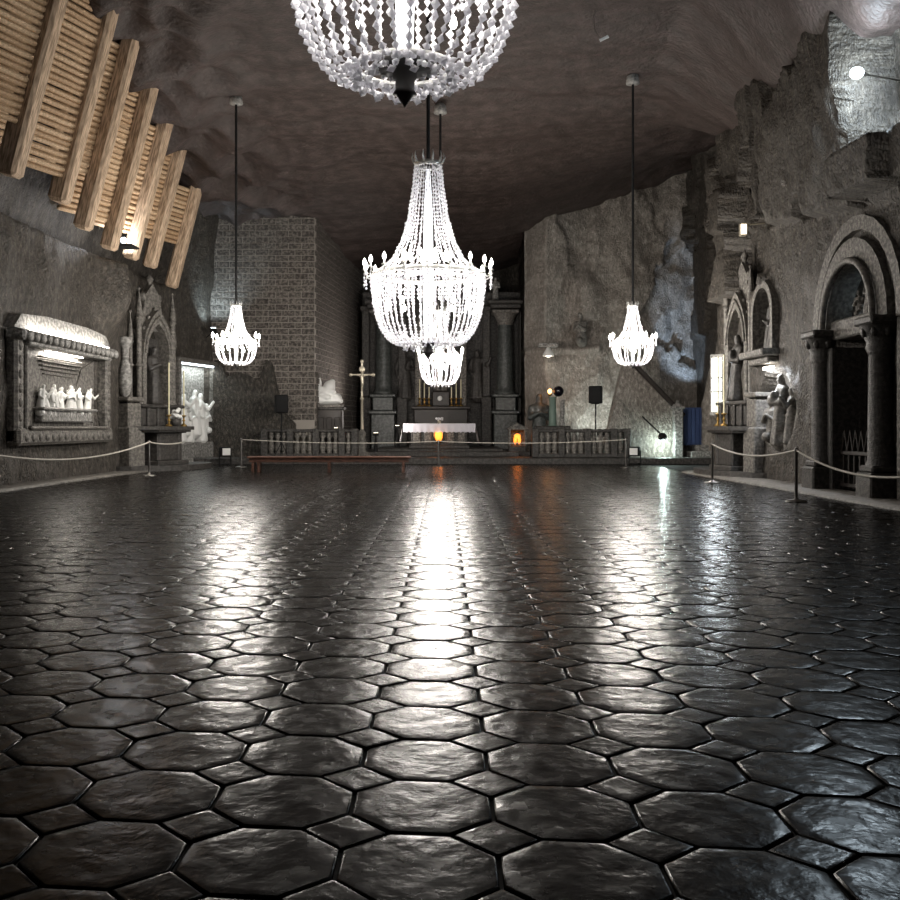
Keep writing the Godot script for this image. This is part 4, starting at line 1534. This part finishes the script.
func back_side():
	# ---- high altar retable
	var t = thing("retable", "tall dark carved altarpiece with columns behind the high altar", "altarpiece", V(0, 0.2, 39.6))
	for x in [-2.42, 2.36]:
		var st = begin()
		box(st, Vector3(x, 0.75, 0.3), Vector3(0.92, 1.5, 0.92), 0.03)
		box(st, Vector3(x, 1.57, 0.3), Vector3(1.1, 0.14, 1.1), 0.03)
		box(st, Vector3(x, 1.90, 0.3), Vector3(0.8, 0.52, 0.8), 0.03)
		box(st, Vector3(x, 2.22, 0.3), Vector3(1.02, 0.12, 1.02), 0.03)
		part("pedestal", st, M.green_stone, t)
		column(t, x, 2.28, 5.0, 0.32, 0.3, M.green_stone)
		st = begin()
		box(st, Vector3(x, 5.70, 0.2), Vector3(1.2, 0.16, 1.2), 0.03)
		box(st, Vector3(x, 5.86, 0.2), Vector3(1.4, 0.14, 1.4), 0.03)
		part("entablature", st, M.dark_stone, t)
		for s in [-1, 1]:
			st = begin()
			box(st, Vector3(x + s * 0.72, 3.9, -0.1), Vector3(0.30, 3.4, 0.35), 0.03)
			box(st, Vector3(x + s * 0.72, 5.68, -0.1), Vector3(0.42, 0.2, 0.45), 0.03)
			box(st, Vector3(x + s * 0.72, 1.1, -0.1), Vector3(0.42, 2.2, 0.45), 0.03)
			part("pilaster", st, M.dark_stone, t)
	var st = begin()
	box(st, Vector3(0, 3.2, -0.5), Vector3(6.6, 6.4, 0.3), 0.03)
	part("back_panel", st, M.dark_stone, t)
	for x in [-1.05, 0.72]:
		st = begin()
		box(st, Vector3(x, 3.0, 0.1), Vector3(0.26, 3.6, 0.3), 0.03)
		box(st, Vector3(x, 4.86, 0.1), Vector3(0.4, 0.14, 0.42), 0.03)
		part("pilaster", st, M.stone, t)
	st = begin()
	var oo = [Vector2(-1.2, 4.4)] + pointed(2.2, 1.1, 4.9) + [Vector2(0.9, 4.4)]
	var arc = []
	for q in pointed(1.77, 0.95, 4.9): arc.append(Vector3(q.x - 0.165, q.y, 0.1))
	tube(st, arc, 0.13, 8)
	part("arch", st, M.stone, t)
	st = begin()
	box(st, Vector3(-0.16, 1.05, 0.35), Vector3(2.1, 1.3, 0.7), 0.03)
	box(st, Vector3(-0.16, 1.75, 0.4), Vector3(2.3, 0.12, 0.85), 0.03)
	box(st, Vector3(-0.16, 2.1, 0.2), Vector3(0.7, 0.6, 0.5), 0.04)
	part("tabernacle", st, M.dark_wood, t)
	st = begin()
	ball(st, Vector3(-0.2, 2.12, 0.5), Vector3(0.10, 0.10, 0.04), 10, 6)
	part("medallion", st, M.white_salt, t)
	statue("statue", "dim statue standing in the arched centre of the altarpiece", "pray", V(-0.165, 2.62, 39.7), 2.1, 0.0, M.stone)
	statue("statue", "dark statue in the altarpiece beside the column nearest the crucifix", "hold", V(-1.6, 2.3, 39.75), 2.0, 0.2, M.dark_stone)
	statue("statue", "dark statue in the altarpiece between the arch and far column", "reach", V(1.28, 2.3, 39.75), 2.0, -0.2, M.dark_stone)
	statue("statue", "pale figure on top of the altarpiece, partly behind the middle chandelier", "pray", V(2.0, 6.13, 39.6), 1.0, 0.0, M.pale_stone)
	for k in 6:
		var x = [-0.86, -0.70, -0.54, 0.22, 0.38, 0.54][k]
		candle(["outermost candle on the altarpiece shelf on the crucifix side", "middle candle of three on the altarpiece shelf, crucifix side", "innermost candle on the altarpiece shelf on the crucifix side", "innermost candle on the altarpiece shelf on the lantern side", "middle candle of three on the altarpiece shelf, lantern side", "outermost candle on the altarpiece shelf on the lantern side"][k], V(x * 1.15, 2.01, 39.0), [1.05, 0.9, 0.75, 0.75, 0.9, 1.05][k], "candles on the altarpiece shelf")
	# ---- altar table and cloth
	t = thing("altar_table", "dark carved altar block under the white cloth", "altar", V(-0.2, 0.45, 35.2))
	st = begin()
	box(st, Vector3(0, 0.06, 0), Vector3(2.1, 0.12, 1.0), 0.02)
	box(st, Vector3(0, 0.42, 0), Vector3(1.95, 0.62, 0.85), 0.02)
	part("body", st, M.dark_stone, t)
	for k in 4:
		st = begin()
		box(st, Vector3([-0.78, -0.40, 0.40, 0.78][k], 0.42, 0.44), Vector3(0.24, 0.5, 0.06), 0.02)
		part("panel", st, M.stone, t)
	st = begin()
	box(st, Vector3(0, 0.79, 0), Vector3(2.45, 0.12, 1.05), 0.02)
	part("table_top", st, M.dark_stone, t)
	st = begin()
	lathe(st, [Vector2(0, -0.03), Vector2(0.17, -0.03), Vector2(0.19, 0.0), Vector2(0.15, 0.02), Vector2(0, 0.02)], 18, Vector3(-0.02, 0.46, 0.46), 0.0, TAU, Basis(Vector3(1, 0, 0), Vector3(0, 0, 1), Vector3(0, -1.5, 0)))
	part("lamp_ring", st, M.brass, t)
	st = begin()
	ball(st, Vector3(-0.02, 0.46, 0.46), Vector3(0.15, 0.24, 0.05), 12, 8)
	part("lantern_glow", st, M.flame, t)
	omni(t, Vector3(-0.02, 0.46, 0.62), 0.07, 0.08, Color(1.0, 0.6, 0.25))
	t = thing("altar_cloth", "white lace-edged cloth draped over the altar with hanging ends", "cloth", V(-0.2, 1.30, 35.2))
	st = begin()
	box(st, Vector3(0, 0.012, 0), Vector3(2.5, 0.024, 1.1), 0.008)
	part("cloth_top", st, M.cloth, t)
	st = begin()
	drape(st, -1.25, 1.25, 0.55, 0.30, 40)
	part("front_fall", st, M.lace, t)
	for s in [-1, 1]:
		st = begin()
		var n = 10
		smooth(st)
		for k in n:
			var z0 = 0.56 - 1.1 * k / n
			var z1 = 0.56 - 1.1 * (k + 1) / n
			var wv = func(z, y): return Vector3(s * (1.255 + 0.03 * sin(z * 22.0) * (1.0 - y) + 0.10 * (1.0 - y)), (y - 1.0) * 0.62 + 0.02, z)
			for q in 3:
				var y0 = q / 3.0
				var y1 = (q + 1) / 3.0
				quad(st, wv.call(z0, y0), wv.call(z1, y0), wv.call(z1, y1), wv.call(z0, y1), Vector3(s, 0, 0))
		part("end_fall", st, M.cloth, t)
	t = thing("altar_vase", "tiny pale round bouquet in the middle of the white altar cloth", "bouquet", V(-0.2, 1.324, 35.1))
	st = begin()
	lathe(st, [Vector2(0, 0), Vector2(0.07, 0), Vector2(0.05, 0.06), Vector2(0.08, 0.1), Vector2(0, 0.1)], 10)
	part("bowl", st, M.gilt, t)
	st = begin()
	for k in 9: ball(st, Vector3(rng.randf_range(-0.1, 0.1), 0.14 + rng.randf_range(-0.02, 0.06), rng.randf_range(-0.08, 0.08)), Vector3(0.05, 0.045, 0.05), 6, 4)
	part("blossom", st, M.cloth, t)
	# ---- lantern house
	t = thing("shrine_lantern", "small dark house-shaped lantern with an orange glow on a stepped base", "lantern", V(2.5, 0.2, 34.6))
	st = begin()
	box(st, Vector3(0, 0.08, 0), Vector3(0.85, 0.16, 0.6), 0.02)
	box(st, Vector3(0, 0.24, 0), Vector3(0.6, 0.2, 0.45), 0.02)
	part("base", st, M.dark_stone, t)
	st = begin()
	for s in [-1, 1]: box(st, Vector3(s * 0.27, 0.62, 0), Vector3(0.08, 0.56, 0.45), 0.01)
	box(st, Vector3(0, 0.62, -0.2), Vector3(0.5, 0.56, 0.05))
	box(st, Vector3(0, 0.93, 0), Vector3(0.7, 0.08, 0.55), 0.02)
	prism(st, PackedVector2Array([Vector2(-0.32, 0.97), Vector2(0.32, 0.97), Vector2(0, 1.14)]), -0.25, 0.25)
	part("house", st, M.stone, t)
	st = begin()
	for s in [-1, 1]: ball(st, Vector3(s * 0.07, 0.55, 0.0), Vector3(0.06, 0.15, 0.05), 8, 6)
	ball(st, Vector3(0, 0.68, 0.0), Vector3(0.12, 0.09, 0.06), 9, 6)
	part("lantern_glow", st, M.flame, t)
	omni(t, Vector3(0, 0.62, 0.14), 0.025, 0.06, Color(1.0, 0.6, 0.25))
	# ---- crucifix
	t = thing("crucifix", "tall gilded crucifix on a staff beside the altar platform", "crucifix", V(-2.78, 0.2, 33.5))
	st = begin()
	lathe(st, [Vector2(0, 0), Vector2(0.30, 0), Vector2(0.27, 0.1), Vector2(0.14, 0.2), Vector2(0.16, 0.5), Vector2(0.10, 0.62), Vector2(0.14, 0.8), Vector2(0.05, 0.92)], 12)
	part("foot", st, M.stone, t)
	st = begin()
	lathe(st, [Vector2(0.05, 0.88), Vector2(0.038, 1.9), Vector2(0.07, 1.95), Vector2(0.03, 2.02)], 8)
	part("staff", st, M.gilt, t)
	st = begin()
	box(st, Vector3(0, 2.58, 0), Vector3(0.07, 1.2, 0.05), 0.012)
	box(st, Vector3(0, 2.75, 0), Vector3(0.74, 0.06, 0.05), 0.012)
	for q in [[0, 3.2], [-0.38, 2.75], [0.38, 2.75]]: ball(st, Vector3(q[0], q[1], 0), Vector3(0.065, 0.065, 0.03), 8, 5)
	ball(st, Vector3(0, 2.93, 0.02), Vector3(0.11, 0.11, 0.02), 10, 5)
	part("cross", st, M.gilt, t)
	put("corpus", nets([[Vector3(0, 2.2, 0.05), Vector3(0.02, 2.45, 0.07), 0.022, 0.04], [Vector3(0.02, 2.45, 0.07), Vector3(0, 2.7, 0.06), 0.05, 0.065], [Vector3(0, 2.7, 0.05), Vector3(-0.34, 2.77, 0.04), 0.03, 0.02], [Vector3(0, 2.7, 0.05), Vector3(0.34, 2.77, 0.04), 0.03, 0.02], [Vector3(0, 2.72, 0.06), Vector3(0.02, 2.83, 0.08), 0.03, 0.05]], 0.018, 0.02), M.gilt, t)
	# ---- left: balustrade, sculpture, cabinet, speaker
	balustrade("carved stone balustrade in front of the brick pier", -5.9, -2.95, 32.75, 15)
	balustrade("carved stone balustrade below the rough rock face", 2.95, 5.95, 32.75, 15)
	t = thing("choir_stall", "dark carved cabinet under the white sculpture beside brick pier", "cabinet", V(-4.08, 0.2, 34.3))
	st = begin()
	box(st, Vector3(0, 0.8, 0), Vector3(1.15, 1.6, 0.6), 0.03)
	part("body", st, M.dark_wood, t)
	for k in 4:
		st = begin()
		box(st, Vector3(-0.42 + k * 0.28, 0.78, 0.31), Vector3(0.2, 1.1, 0.04), 0.02)
		part("panel", st, M.dark_wood, t)
	st = begin()
	box(st, Vector3(0, 1.64, 0), Vector3(1.3, 0.10, 0.75), 0.03)
	part("top", st, M.dark_stone, t)
	t = thing("white_sculpture", "white salt sculpture of huddled figures on top of dark cabinet", "sculpture", V(-4.08, 1.97, 34.3))
	put("figure", nets([[Vector3(-0.4, 0.2, 0), Vector3(0.35, 0.2, 0), 0.22, 0.2], [Vector3(-0.35, 0.3, 0), Vector3(-0.32, 0.75, 0), 0.22, 0.17], [Vector3(-0.3, 0.86, 0.03), Vector3(-0.3, 0.9, 0.03), 0.12, 0.11], [Vector3(0.08, 0.3, 0), Vector3(0.12, 0.62, 0.05), 0.24, 0.2], [Vector3(0.2, 0.74, 0.05), Vector3(0.22, 0.78, 0.05), 0.11, 0.1], [Vector3(-0.2, 0.55, 0.15), Vector3(0.3, 0.42, 0.2), 0.09, 0.08], [Vector3(-0.4, 0.45, 0.15), Vector3(0.1, 0.25, 0.25), 0.08, 0.08], [Vector3(0.35, 0.25, 0.05), Vector3(0.5, 0.12, 0.1), 0.14, 0.1]], 0.04, 0.05), M.white_salt, t)
	st = begin()
	box(st, Vector3(0.0, -0.06, 0.05), Vector3(1.15, 0.12, 0.6), 0.03)
	part("base", st, M.stone, t)
	t = thing("unseen_sculpture_spot", "small unseen black spotlight placed to light the white sculpture", "lamp", V(-3.6, 1.12, 33.0))  # lamp out of view, placed to light the sculpture
	st = begin()
	box(st, Vector3(0, 0.0, 0), Vector3(0.14, 0.1, 0.14), 0.02)
	part("housing", st, M.black, t)
	st = begin()
	box(st, Vector3(0, 0.055, 0), Vector3(0.1, 0.012, 0.1))
	part("lamp_glass", st, M.warm_lamp, t)
	spot(t, Vector3(0, 0.1, 0), Vector3(-0.3, 0.85, -1.3), 0.9, 22.0, 0.04)
	speaker("black loudspeaker on a stand in front of the brick pier", V(-5.30, 1.66, 32.4), 0.25)
	speaker_stand("thin black stand holding the loudspeaker before the brick pier", V(-5.30, 0.2, 32.4), 1.46)
	speaker("tilted black loudspeaker on stand before the lit rough rock", V(5.0, 1.98, 33.2), -0.3)
	speaker_stand("thin black stand holding the loudspeaker before the rough rock", V(5.0, 0.2, 33.2), 1.78)
	# unseen lamp behind the right speaker, placed to wash the rock
	t = thing("floodlight", "unseen cool floodlight behind the loudspeaker, placed to light rough rock", "lamp", V(5.35, 0.95, 34.3))
	st = begin()
	box(st, Vector3(0, 0, 0), Vector3(0.26, 0.18, 0.16), 0.02)
	begin_side(st, Vector3(0, -0.75, 0), 0.03, 0.03, 0.7, 8)
	part("housing", st, M.black, t)
	st = begin()
	box(st, Vector3(0, 0.03, -0.085), Vector3(0.2, 0.12, 0.02))
	part("lamp_glass", st, M.cool_lamp, t)
	spot(t, Vector3(0, 0.05, -0.12), Vector3(-0.05, 0.85, -1.0), 6.0, 55.0, 0.05, Color(0.95, 1.0, 0.98))
	# ---- things on the right half of the platform
	t = thing("pillar_group", "pale green and white pillars standing together on a dark plinth", "pillars", V(3.75, 0.2, 34.9))
	st = begin()
	box(st, Vector3(0, 0.52, 0), Vector3(1.2, 1.04, 0.6), 0.03)
	part("plinth", st, M.dark_stone, t)
	st = begin()
	lathe(st, [Vector2(0.17, 1.04), Vector2(0.13, 1.1), Vector2(0.12, 2.0), Vector2(0.16, 2.05), Vector2(0, 2.06)], 12, Vector3(0.0, 0, 0.05))
	part("pillar", st, M.pale_green, t)
	st = begin()
	lathe(st, [Vector2(0.10, 1.04), Vector2(0.08, 1.1), Vector2(0.08, 1.9), Vector2(0.11, 1.95), Vector2(0, 1.96)], 12, Vector3(0.33, 0, 0.1))
	part("pillar", st, M.pale_stone, t)
	st = begin()
	ball(st, Vector3(0.19, 2.24, 0.15), Vector3(0.19, 0.19, 0.19), 14, 10)
	part("globe", st, mat("dark_globe", Color(0.07, 0.06, 0.09), 0.25), t)
	st = begin()
	lathe(st, [Vector2(0, 2.06), Vector2(0.05, 2.07), Vector2(0.07, 2.14), Vector2(0.06, 2.16), Vector2(0, 2.14)], 10, Vector3(-0.11, 0, 0.15))
	part("lamp_cup", st, M.brass, t)
	st = begin()
	ball(st, Vector3(-0.11, 2.24, 0.15), Vector3(0.075, 0.09, 0.075), 10, 8)
	part("lantern_glow", st, glow("amber_lamp", Color(1.0, 0.72, 0.45), 5.0), t)
	omni(t, Vector3(-0.11, 2.24, 0.15), 0.3, 0.06, Color(1.0, 0.62, 0.3))
	statue("statue", "slim pale green robed statue left of the pale pillars", "pray", V(3.32, 0.2, 35.3), 2.2, 0.0, M.green_stone)
	statue("statue", "small kneeling statue on a ledge high in the rough rock face", "kneel", V(4.9, 4.12, 36.15), 1.25, -0.4, M.stone)
	t = thing("wall_bracket_lamp", "small white dome lamp under a pale shelf on the rough rock", "lamp", V(3.72, 3.85, 36.0))
	st = begin()
	box(st, Vector3(0, 0.3, -0.15), Vector3(0.7, 0.14, 0.5), 0.02)
	part("shelf", st, M.pale_stone, t)
	st = begin()
	lathe(st, [Vector2(0.20, -0.1), Vector2(0.19, 0.0), Vector2(0.10, 0.12), Vector2(0.05, 0.24), Vector2(0, 0.24)], 14)
	part("dome", st, M.white_salt, t)
	st = begin()
	ball(st, Vector3(0, -0.06, 0), Vector3(0.10, 0.08, 0.10), 10, 6)
	part("bulb", st, M.warm_lamp, t)
	omni(t, Vector3(0, -0.06, 0), 0.12, 0.08)
	# ---- stair wall
	t = thing("stair_wall", "pale sloping stair parapet with a dark handrail along its top", "stair", V(0, 0.0, 33.4))
	st = begin()
	prism(st, PackedVector2Array([Vector2(5.35, 0.2), Vector2(7.72, 0.2), Vector2(7.72, 1.72), Vector2(6.25, 3.27), Vector2(6.02, 3.42), Vector2(5.86, 2.9), Vector2(5.72, 2.3), Vector2(5.58, 1.7), Vector2(5.45, 1.0)]), -0.5, 0.0)
	part("parapet", st, M.salt_rock, t)
	st = begin()
	box(st, Vector3(6.85, 2.72, 0.02), Vector3(3.2, 0.15, 0.3), 0.03, Basis(Vector3.BACK, -0.805))
	part("handrail", st, M.dark_wood, t)
	st = begin()
	prism(st, PackedVector2Array([Vector2(5.2, 0.2), Vector2(6.9, 0.2), Vector2(6.6, 0.9), Vector2(6.2, 1.3), Vector2(5.9, 1.9), Vector2(5.72, 2.1), Vector2(5.4, 1.2)]), 0.0, 0.25)
	part("rock_foot", st, M.salt_rock, t)
	t = thing("newel_post", "pale stone post with a rounded cap beside the blue door", "post", V(7.72, 0.0, 33.15))
	st = begin()
	box(st, Vector3(0, 0.9, 0), Vector3(0.3, 1.8, 0.3), 0.03)
	part("shaft", st, M.pale_stone, t)
	st = begin()
	box(st, Vector3(0, 1.84, 0), Vector3(0.4, 0.10, 0.4), 0.02)
	lathe(st, [Vector2(0.19, 1.89), Vector2(0.16, 1.95), Vector2(0.06, 2.0), Vector2(0.07, 2.06), Vector2(0, 2.1)], 12)
	part("cap", st, M.pale_stone, t)
	t = thing("boom_lamp", "thin dark boom ending in a round black lamp before parapet", "lamp", V(0, 0.0, 33.1))
	st = begin()
	tube(st, [Vector3(6.5, 1.55, 0.1), Vector3(7.1, 0.98, 0.14)], 0.025, 6)
	part("boom", st, M.black, t)
	st = begin()
	ball(st, Vector3(7.16, 0.88, 0.16), Vector3(0.15, 0.13, 0.13), 10, 8)
	part("lamp_head", st, M.black, t)
	st = begin()
	ball(st, Vector3(7.18, 0.76, 0.14), Vector3(0.06, 0.05, 0.06), 10, 6)
	part("lamp_glass", st, M.cool_lamp, t)  # unseen lamp glass under the head, placed to light the stair parapet
	omni(t, Vector3(7.2, 0.68, 0.16), 1.8, 0.08, Color(0.9, 1.0, 0.97))
	var d = struct("door_1", door_mesh(), M.blue_door)
	d.position = V(8.42, 0.6, 33.9)
	tag(d, "narrow blue boarded door between the stone posts", "")
	t = thing("door_steps", "pale stone steps leading up to the blue door", "steps", V(8.65, 0.0, 33.3))
	for k in 3:
		st = begin()
		box(st, Vector3(0.1 * k, 0.1 + k * 0.2, -k * 0.22 + 0.2), Vector3(1.5 - k * 0.25, 0.2, 0.75 - 0.1 * k), 0.02)
		part("step", st, M.pale_stone, t)
	t = thing("door_pier", "rough pale rock pier on the far side of the blue door", "pier", V(9.0, 0.0, 33.6))
	put("rock", nets([[Vector3(0, 0.3, 0), Vector3(0, 1.9, 0), 0.38, 0.36], [Vector3(0, 1.9, 0), Vector3(0.15, 3.0, 0), 0.36, 0.3], [Vector3(-0.1, 0.2, 0.1), Vector3(-0.1, 1.0, 0.05), 0.3, 0.22]], 0.08, 0.1), M.salt_rock, t)
	# unseen bluish lamp behind the parapet, placed to wash rock above the door
	t = thing("spotlight", "unseen bluish spotlight behind the stair wall, placed to light rock above the door", "lamp", V(7.75, 1.55, 34.5))
	st = begin()
	box(st, Vector3.ZERO, Vector3(0.2, 0.16, 0.16), 0.02)
	tube(st, [Vector3(0, -0.05, 0), Vector3(0, -1.35, 0)], 0.025, 6)
	part("housing", st, M.black, t)
	st = begin()
	box(st, Vector3(0.03, 0.09, 0), Vector3(0.14, 0.02, 0.12))
	part("lamp_glass", st, M.cool_lamp, t)
	spot(t, Vector3(0.03, 0.13, 0), Vector3(0.9, 2.1, -1.5), 18.0, 23.0, 0.05, Color(0.74, 0.86, 1.0), 0.4)
	# ---- unseen lamps, placed on the platform to light the pier, altarpiece and rock
	for q in [["unseen black floodlight behind the altar, placed to light the brick pier", V(-1.75, 0.45, 36.7), Vector3(-1.0, 0.85, 0.3), 14.0], ["unseen black floodlight behind the crucifix, placed to light the altarpiece", V(-2.35, 0.2, 34.0), Vector3(0.75, 0.6, -1.0), 8.0]]:
		t = thing("unseen_platform_light", q[0], "lamp", q[1], 0.0, "unseen floodlights on the platform")
		st = begin()
		box(st, Vector3(0, 0.75, 0), Vector3(0.2, 0.10, 0.16), 0.02)
		part("housing", st, M.black, t)
		st = begin()
		tube(st, [Vector3(0, 0.01, 0), Vector3(0, 0.72, 0)], [0.1, 0.02], 8)
		part("stand", st, M.black, t)
		st = begin()
		box(st, Vector3(0, 0.805, -0.02), Vector3(0.14, 0.012, 0.10))
		part("lamp_glass", st, M.warm_lamp, t)
		spot(t, Vector3(0, 0.84, -0.03), q[2], q[3], 60.0, 0.06, Color(1.0, 0.96, 0.93), 1.0)
	# ---- floor floodlights
	for q in [["black floor lamp with white front beside the bench end", -6.95, 31.6, 0.6], ["black floor lamp with white front beside the corner post", 6.05, 31.9, -0.5]]:
		t = thing("floor_lamp_box", q[0], "lamp", V(q[1], 0.0 if q[2] < 32.0 else 0.2, q[2]), q[3], "black floor lamps on the platform edge")
		st = begin()
		box(st, Vector3(0, 0.42, 0), Vector3(0.34, 0.3, 0.22), 0.03)
		part("housing", st, M.black, t)
		st = begin()
		box(st, Vector3(0, 0.03, 0), Vector3(0.3, 0.04, 0.22), 0.01)
		for s in [-1, 1]: box(st, Vector3(s * 0.19, 0.24, 0), Vector3(0.03, 0.44, 0.05), 0.01)
		part("bracket", st, M.black, t)
		st = begin()
		box(st, Vector3(0, 0.42, 0.115), Vector3(0.26, 0.22, 0.02), 0.005)
		part("lamp_glass", st, M.white_salt, t)
	# ---- bench
	t = thing("bench", "long low reddish brown wooden bench before the platform", "bench", V(-3.05, 0.0, 26.4))
	st = begin()
	box(st, Vector3(0, 0.40, 0), Vector3(4.3, 0.06, 0.36), 0.015)
	part("seat", st, M.bench_wood, t)
	st = begin()
	box(st, Vector3(0, 0.32, 0.14), Vector3(4.2, 0.10, 0.03), 0.008)
	part("apron", st, M.bench_wood, t)
	for x in [-2.0, -1.85, 0.0, 1.95]:
		st = begin()
		box(st, Vector3(x, 0.185, 0), Vector3(0.07, 0.37, 0.30), 0.01)
		part("leg", st, M.bench_wood, t)

func door_mesh():
	var st = begin()
	for k in 5: box(st, Vector3(-0.28 + k * 0.14, 0.62, 0), Vector3(0.128, 1.24, 0.05), 0.012)
	box(st, Vector3(0, 0.62, -0.04), Vector3(0.72, 1.28, 0.04))
	return fin(st)

func drape(st, x0, x1, z, h, n):
	smooth(st)
	for k in n:
		var a = lerpf(x0, x1, float(k) / n)
		var b = lerpf(x0, x1, float(k + 1) / n)
		var f = func(x, y): return Vector3(x, 0.02 - y * h + (0.02 * sin(x * 40.0) if y > 0.9 else 0.0), z + 0.015 * sin(x * 26.0) * y)
		for q in 3:
			var y0 = q / 3.0
			var y1 = (q + 1) / 3.0
			quad(st, f.call(a, y0), f.call(b, y0), f.call(b, y1), f.call(a, y1), Vector3(0, 0, 1))

# ------------------------------------------------------------------ barriers
func stanchion(label, at, h = 0.87):
	var t = thing("stanchion", label, "stanchion", at, 0.0, "rope barrier posts")
	var st = begin()
	lathe(st, [Vector2(0.0, 0.0), Vector2(0.17, 0.0), Vector2(0.175, 0.012), Vector2(0.15, 0.03), Vector2(0.04, 0.045), Vector2(0.028, 0.07)], 20)
	part("base", st, M.steel, t)
	st = begin()
	begin_side(st, Vector3(0, 0.05, 0), 0.026, 0.026, h - 0.09, 12)
	part("pole", st, M.steel, t)
	st = begin()
	lathe(st, [Vector2(0.026, h - 0.06), Vector2(0.038, h - 0.05), Vector2(0.038, h - 0.02), Vector2(0.02, h), Vector2(0, h + 0.006)], 12)
	part("cap", st, M.steel, t)
	return t

func rope(label, a, b, sag, r = 0.018):
	var st = begin()
	var pts = []
	for k in 25:
		var u = k / 24.0
		pts.append(a.lerp(b, u) - Vector3(0, sag * 4.0 * u * (1.0 - u), 0))
	tube(st, pts, r, 6)
	var o = put("barrier_rope", fin(st), M.rope, self)
	tag(o, label, "rope", "pale barrier ropes")

func barriers():
	var top = Vector3(0, 0.83, 0)
	var l0 = V(-8.3, 0, 17.2)
	var l1 = V(-7.25, 0, 24.5)
	var r0 = V(5.62, 0, 16.0)
	var r1 = V(5.72, 0, 21.4)
	var r2 = V(5.9, 0, 11.0)
	stanchion("steel rope post standing before the gothic altar by the large relief", l1)
	stanchion("steel rope post at the near end of the large framed relief", l0)
	stanchion("nearest steel rope post, standing before the carved group and portal", r0)
	stanchion("steel rope post standing before the altar with blue door behind", r1)
	stanchion("steel rope post on the near side of the dark portal", r2)
	var c0 = V(-6.05, 0, 29.7)
	var c1 = V(-0.2, 0, 30.6)
	var c2 = V(5.3, 0, 29.3)
	stanchion("thin steel rope post at the bench end before the brick pier", c0)
	stanchion("thin steel rope post in the middle, before the glowing altar lamp", c1, 0.8)
	stanchion("steel rope post at the corner of the platform, below the rough rock", c2)
	rope("pale sagging rope in front of the large framed relief", l0 + top, l1 + top, 0.30)
	rope("short pale rope from the altar post back to the lit relief", l1 + top, V(-7.2, 0.78, 27.4), 0.05)
	rope("pale rope between the two posts before the carved group", r0 + top, r1 + top, 0.16)
	rope("pale sagging rope in front of the dark portal", r0 + top, r2 + top, 0.30)
	rope("thin pale rope crossing before the crucifix and brick pier", c0 + top, c1 + top * 0.92, 0.08, 0.012)
	rope("thin pale rope crossing before the lantern and rough rock", c1 + top * 0.92, c2 + top, 0.08, 0.012)
	var t = thing("loose_wire", "thin loose wire with a white tag dangling from the vault", "wire", V(3.42, 9.72, 22.0))
	var st = begin()
	tube(st, [Vector3(-0.05, 0.75, 0), Vector3(-0.16, 0.5, 0), Vector3(-0.12, 0.2, 0), Vector3(0, 0, 0)], 0.007, 5)
	part("wire", st, M.steel, t)
	st = begin()
	box(st, Vector3(0.08, 0.03, 0), Vector3(0.22, 0.07, 0.03), 0.01, Basis(Vector3.BACK, 0.45))
	part("tag", st, M.white_salt, t)
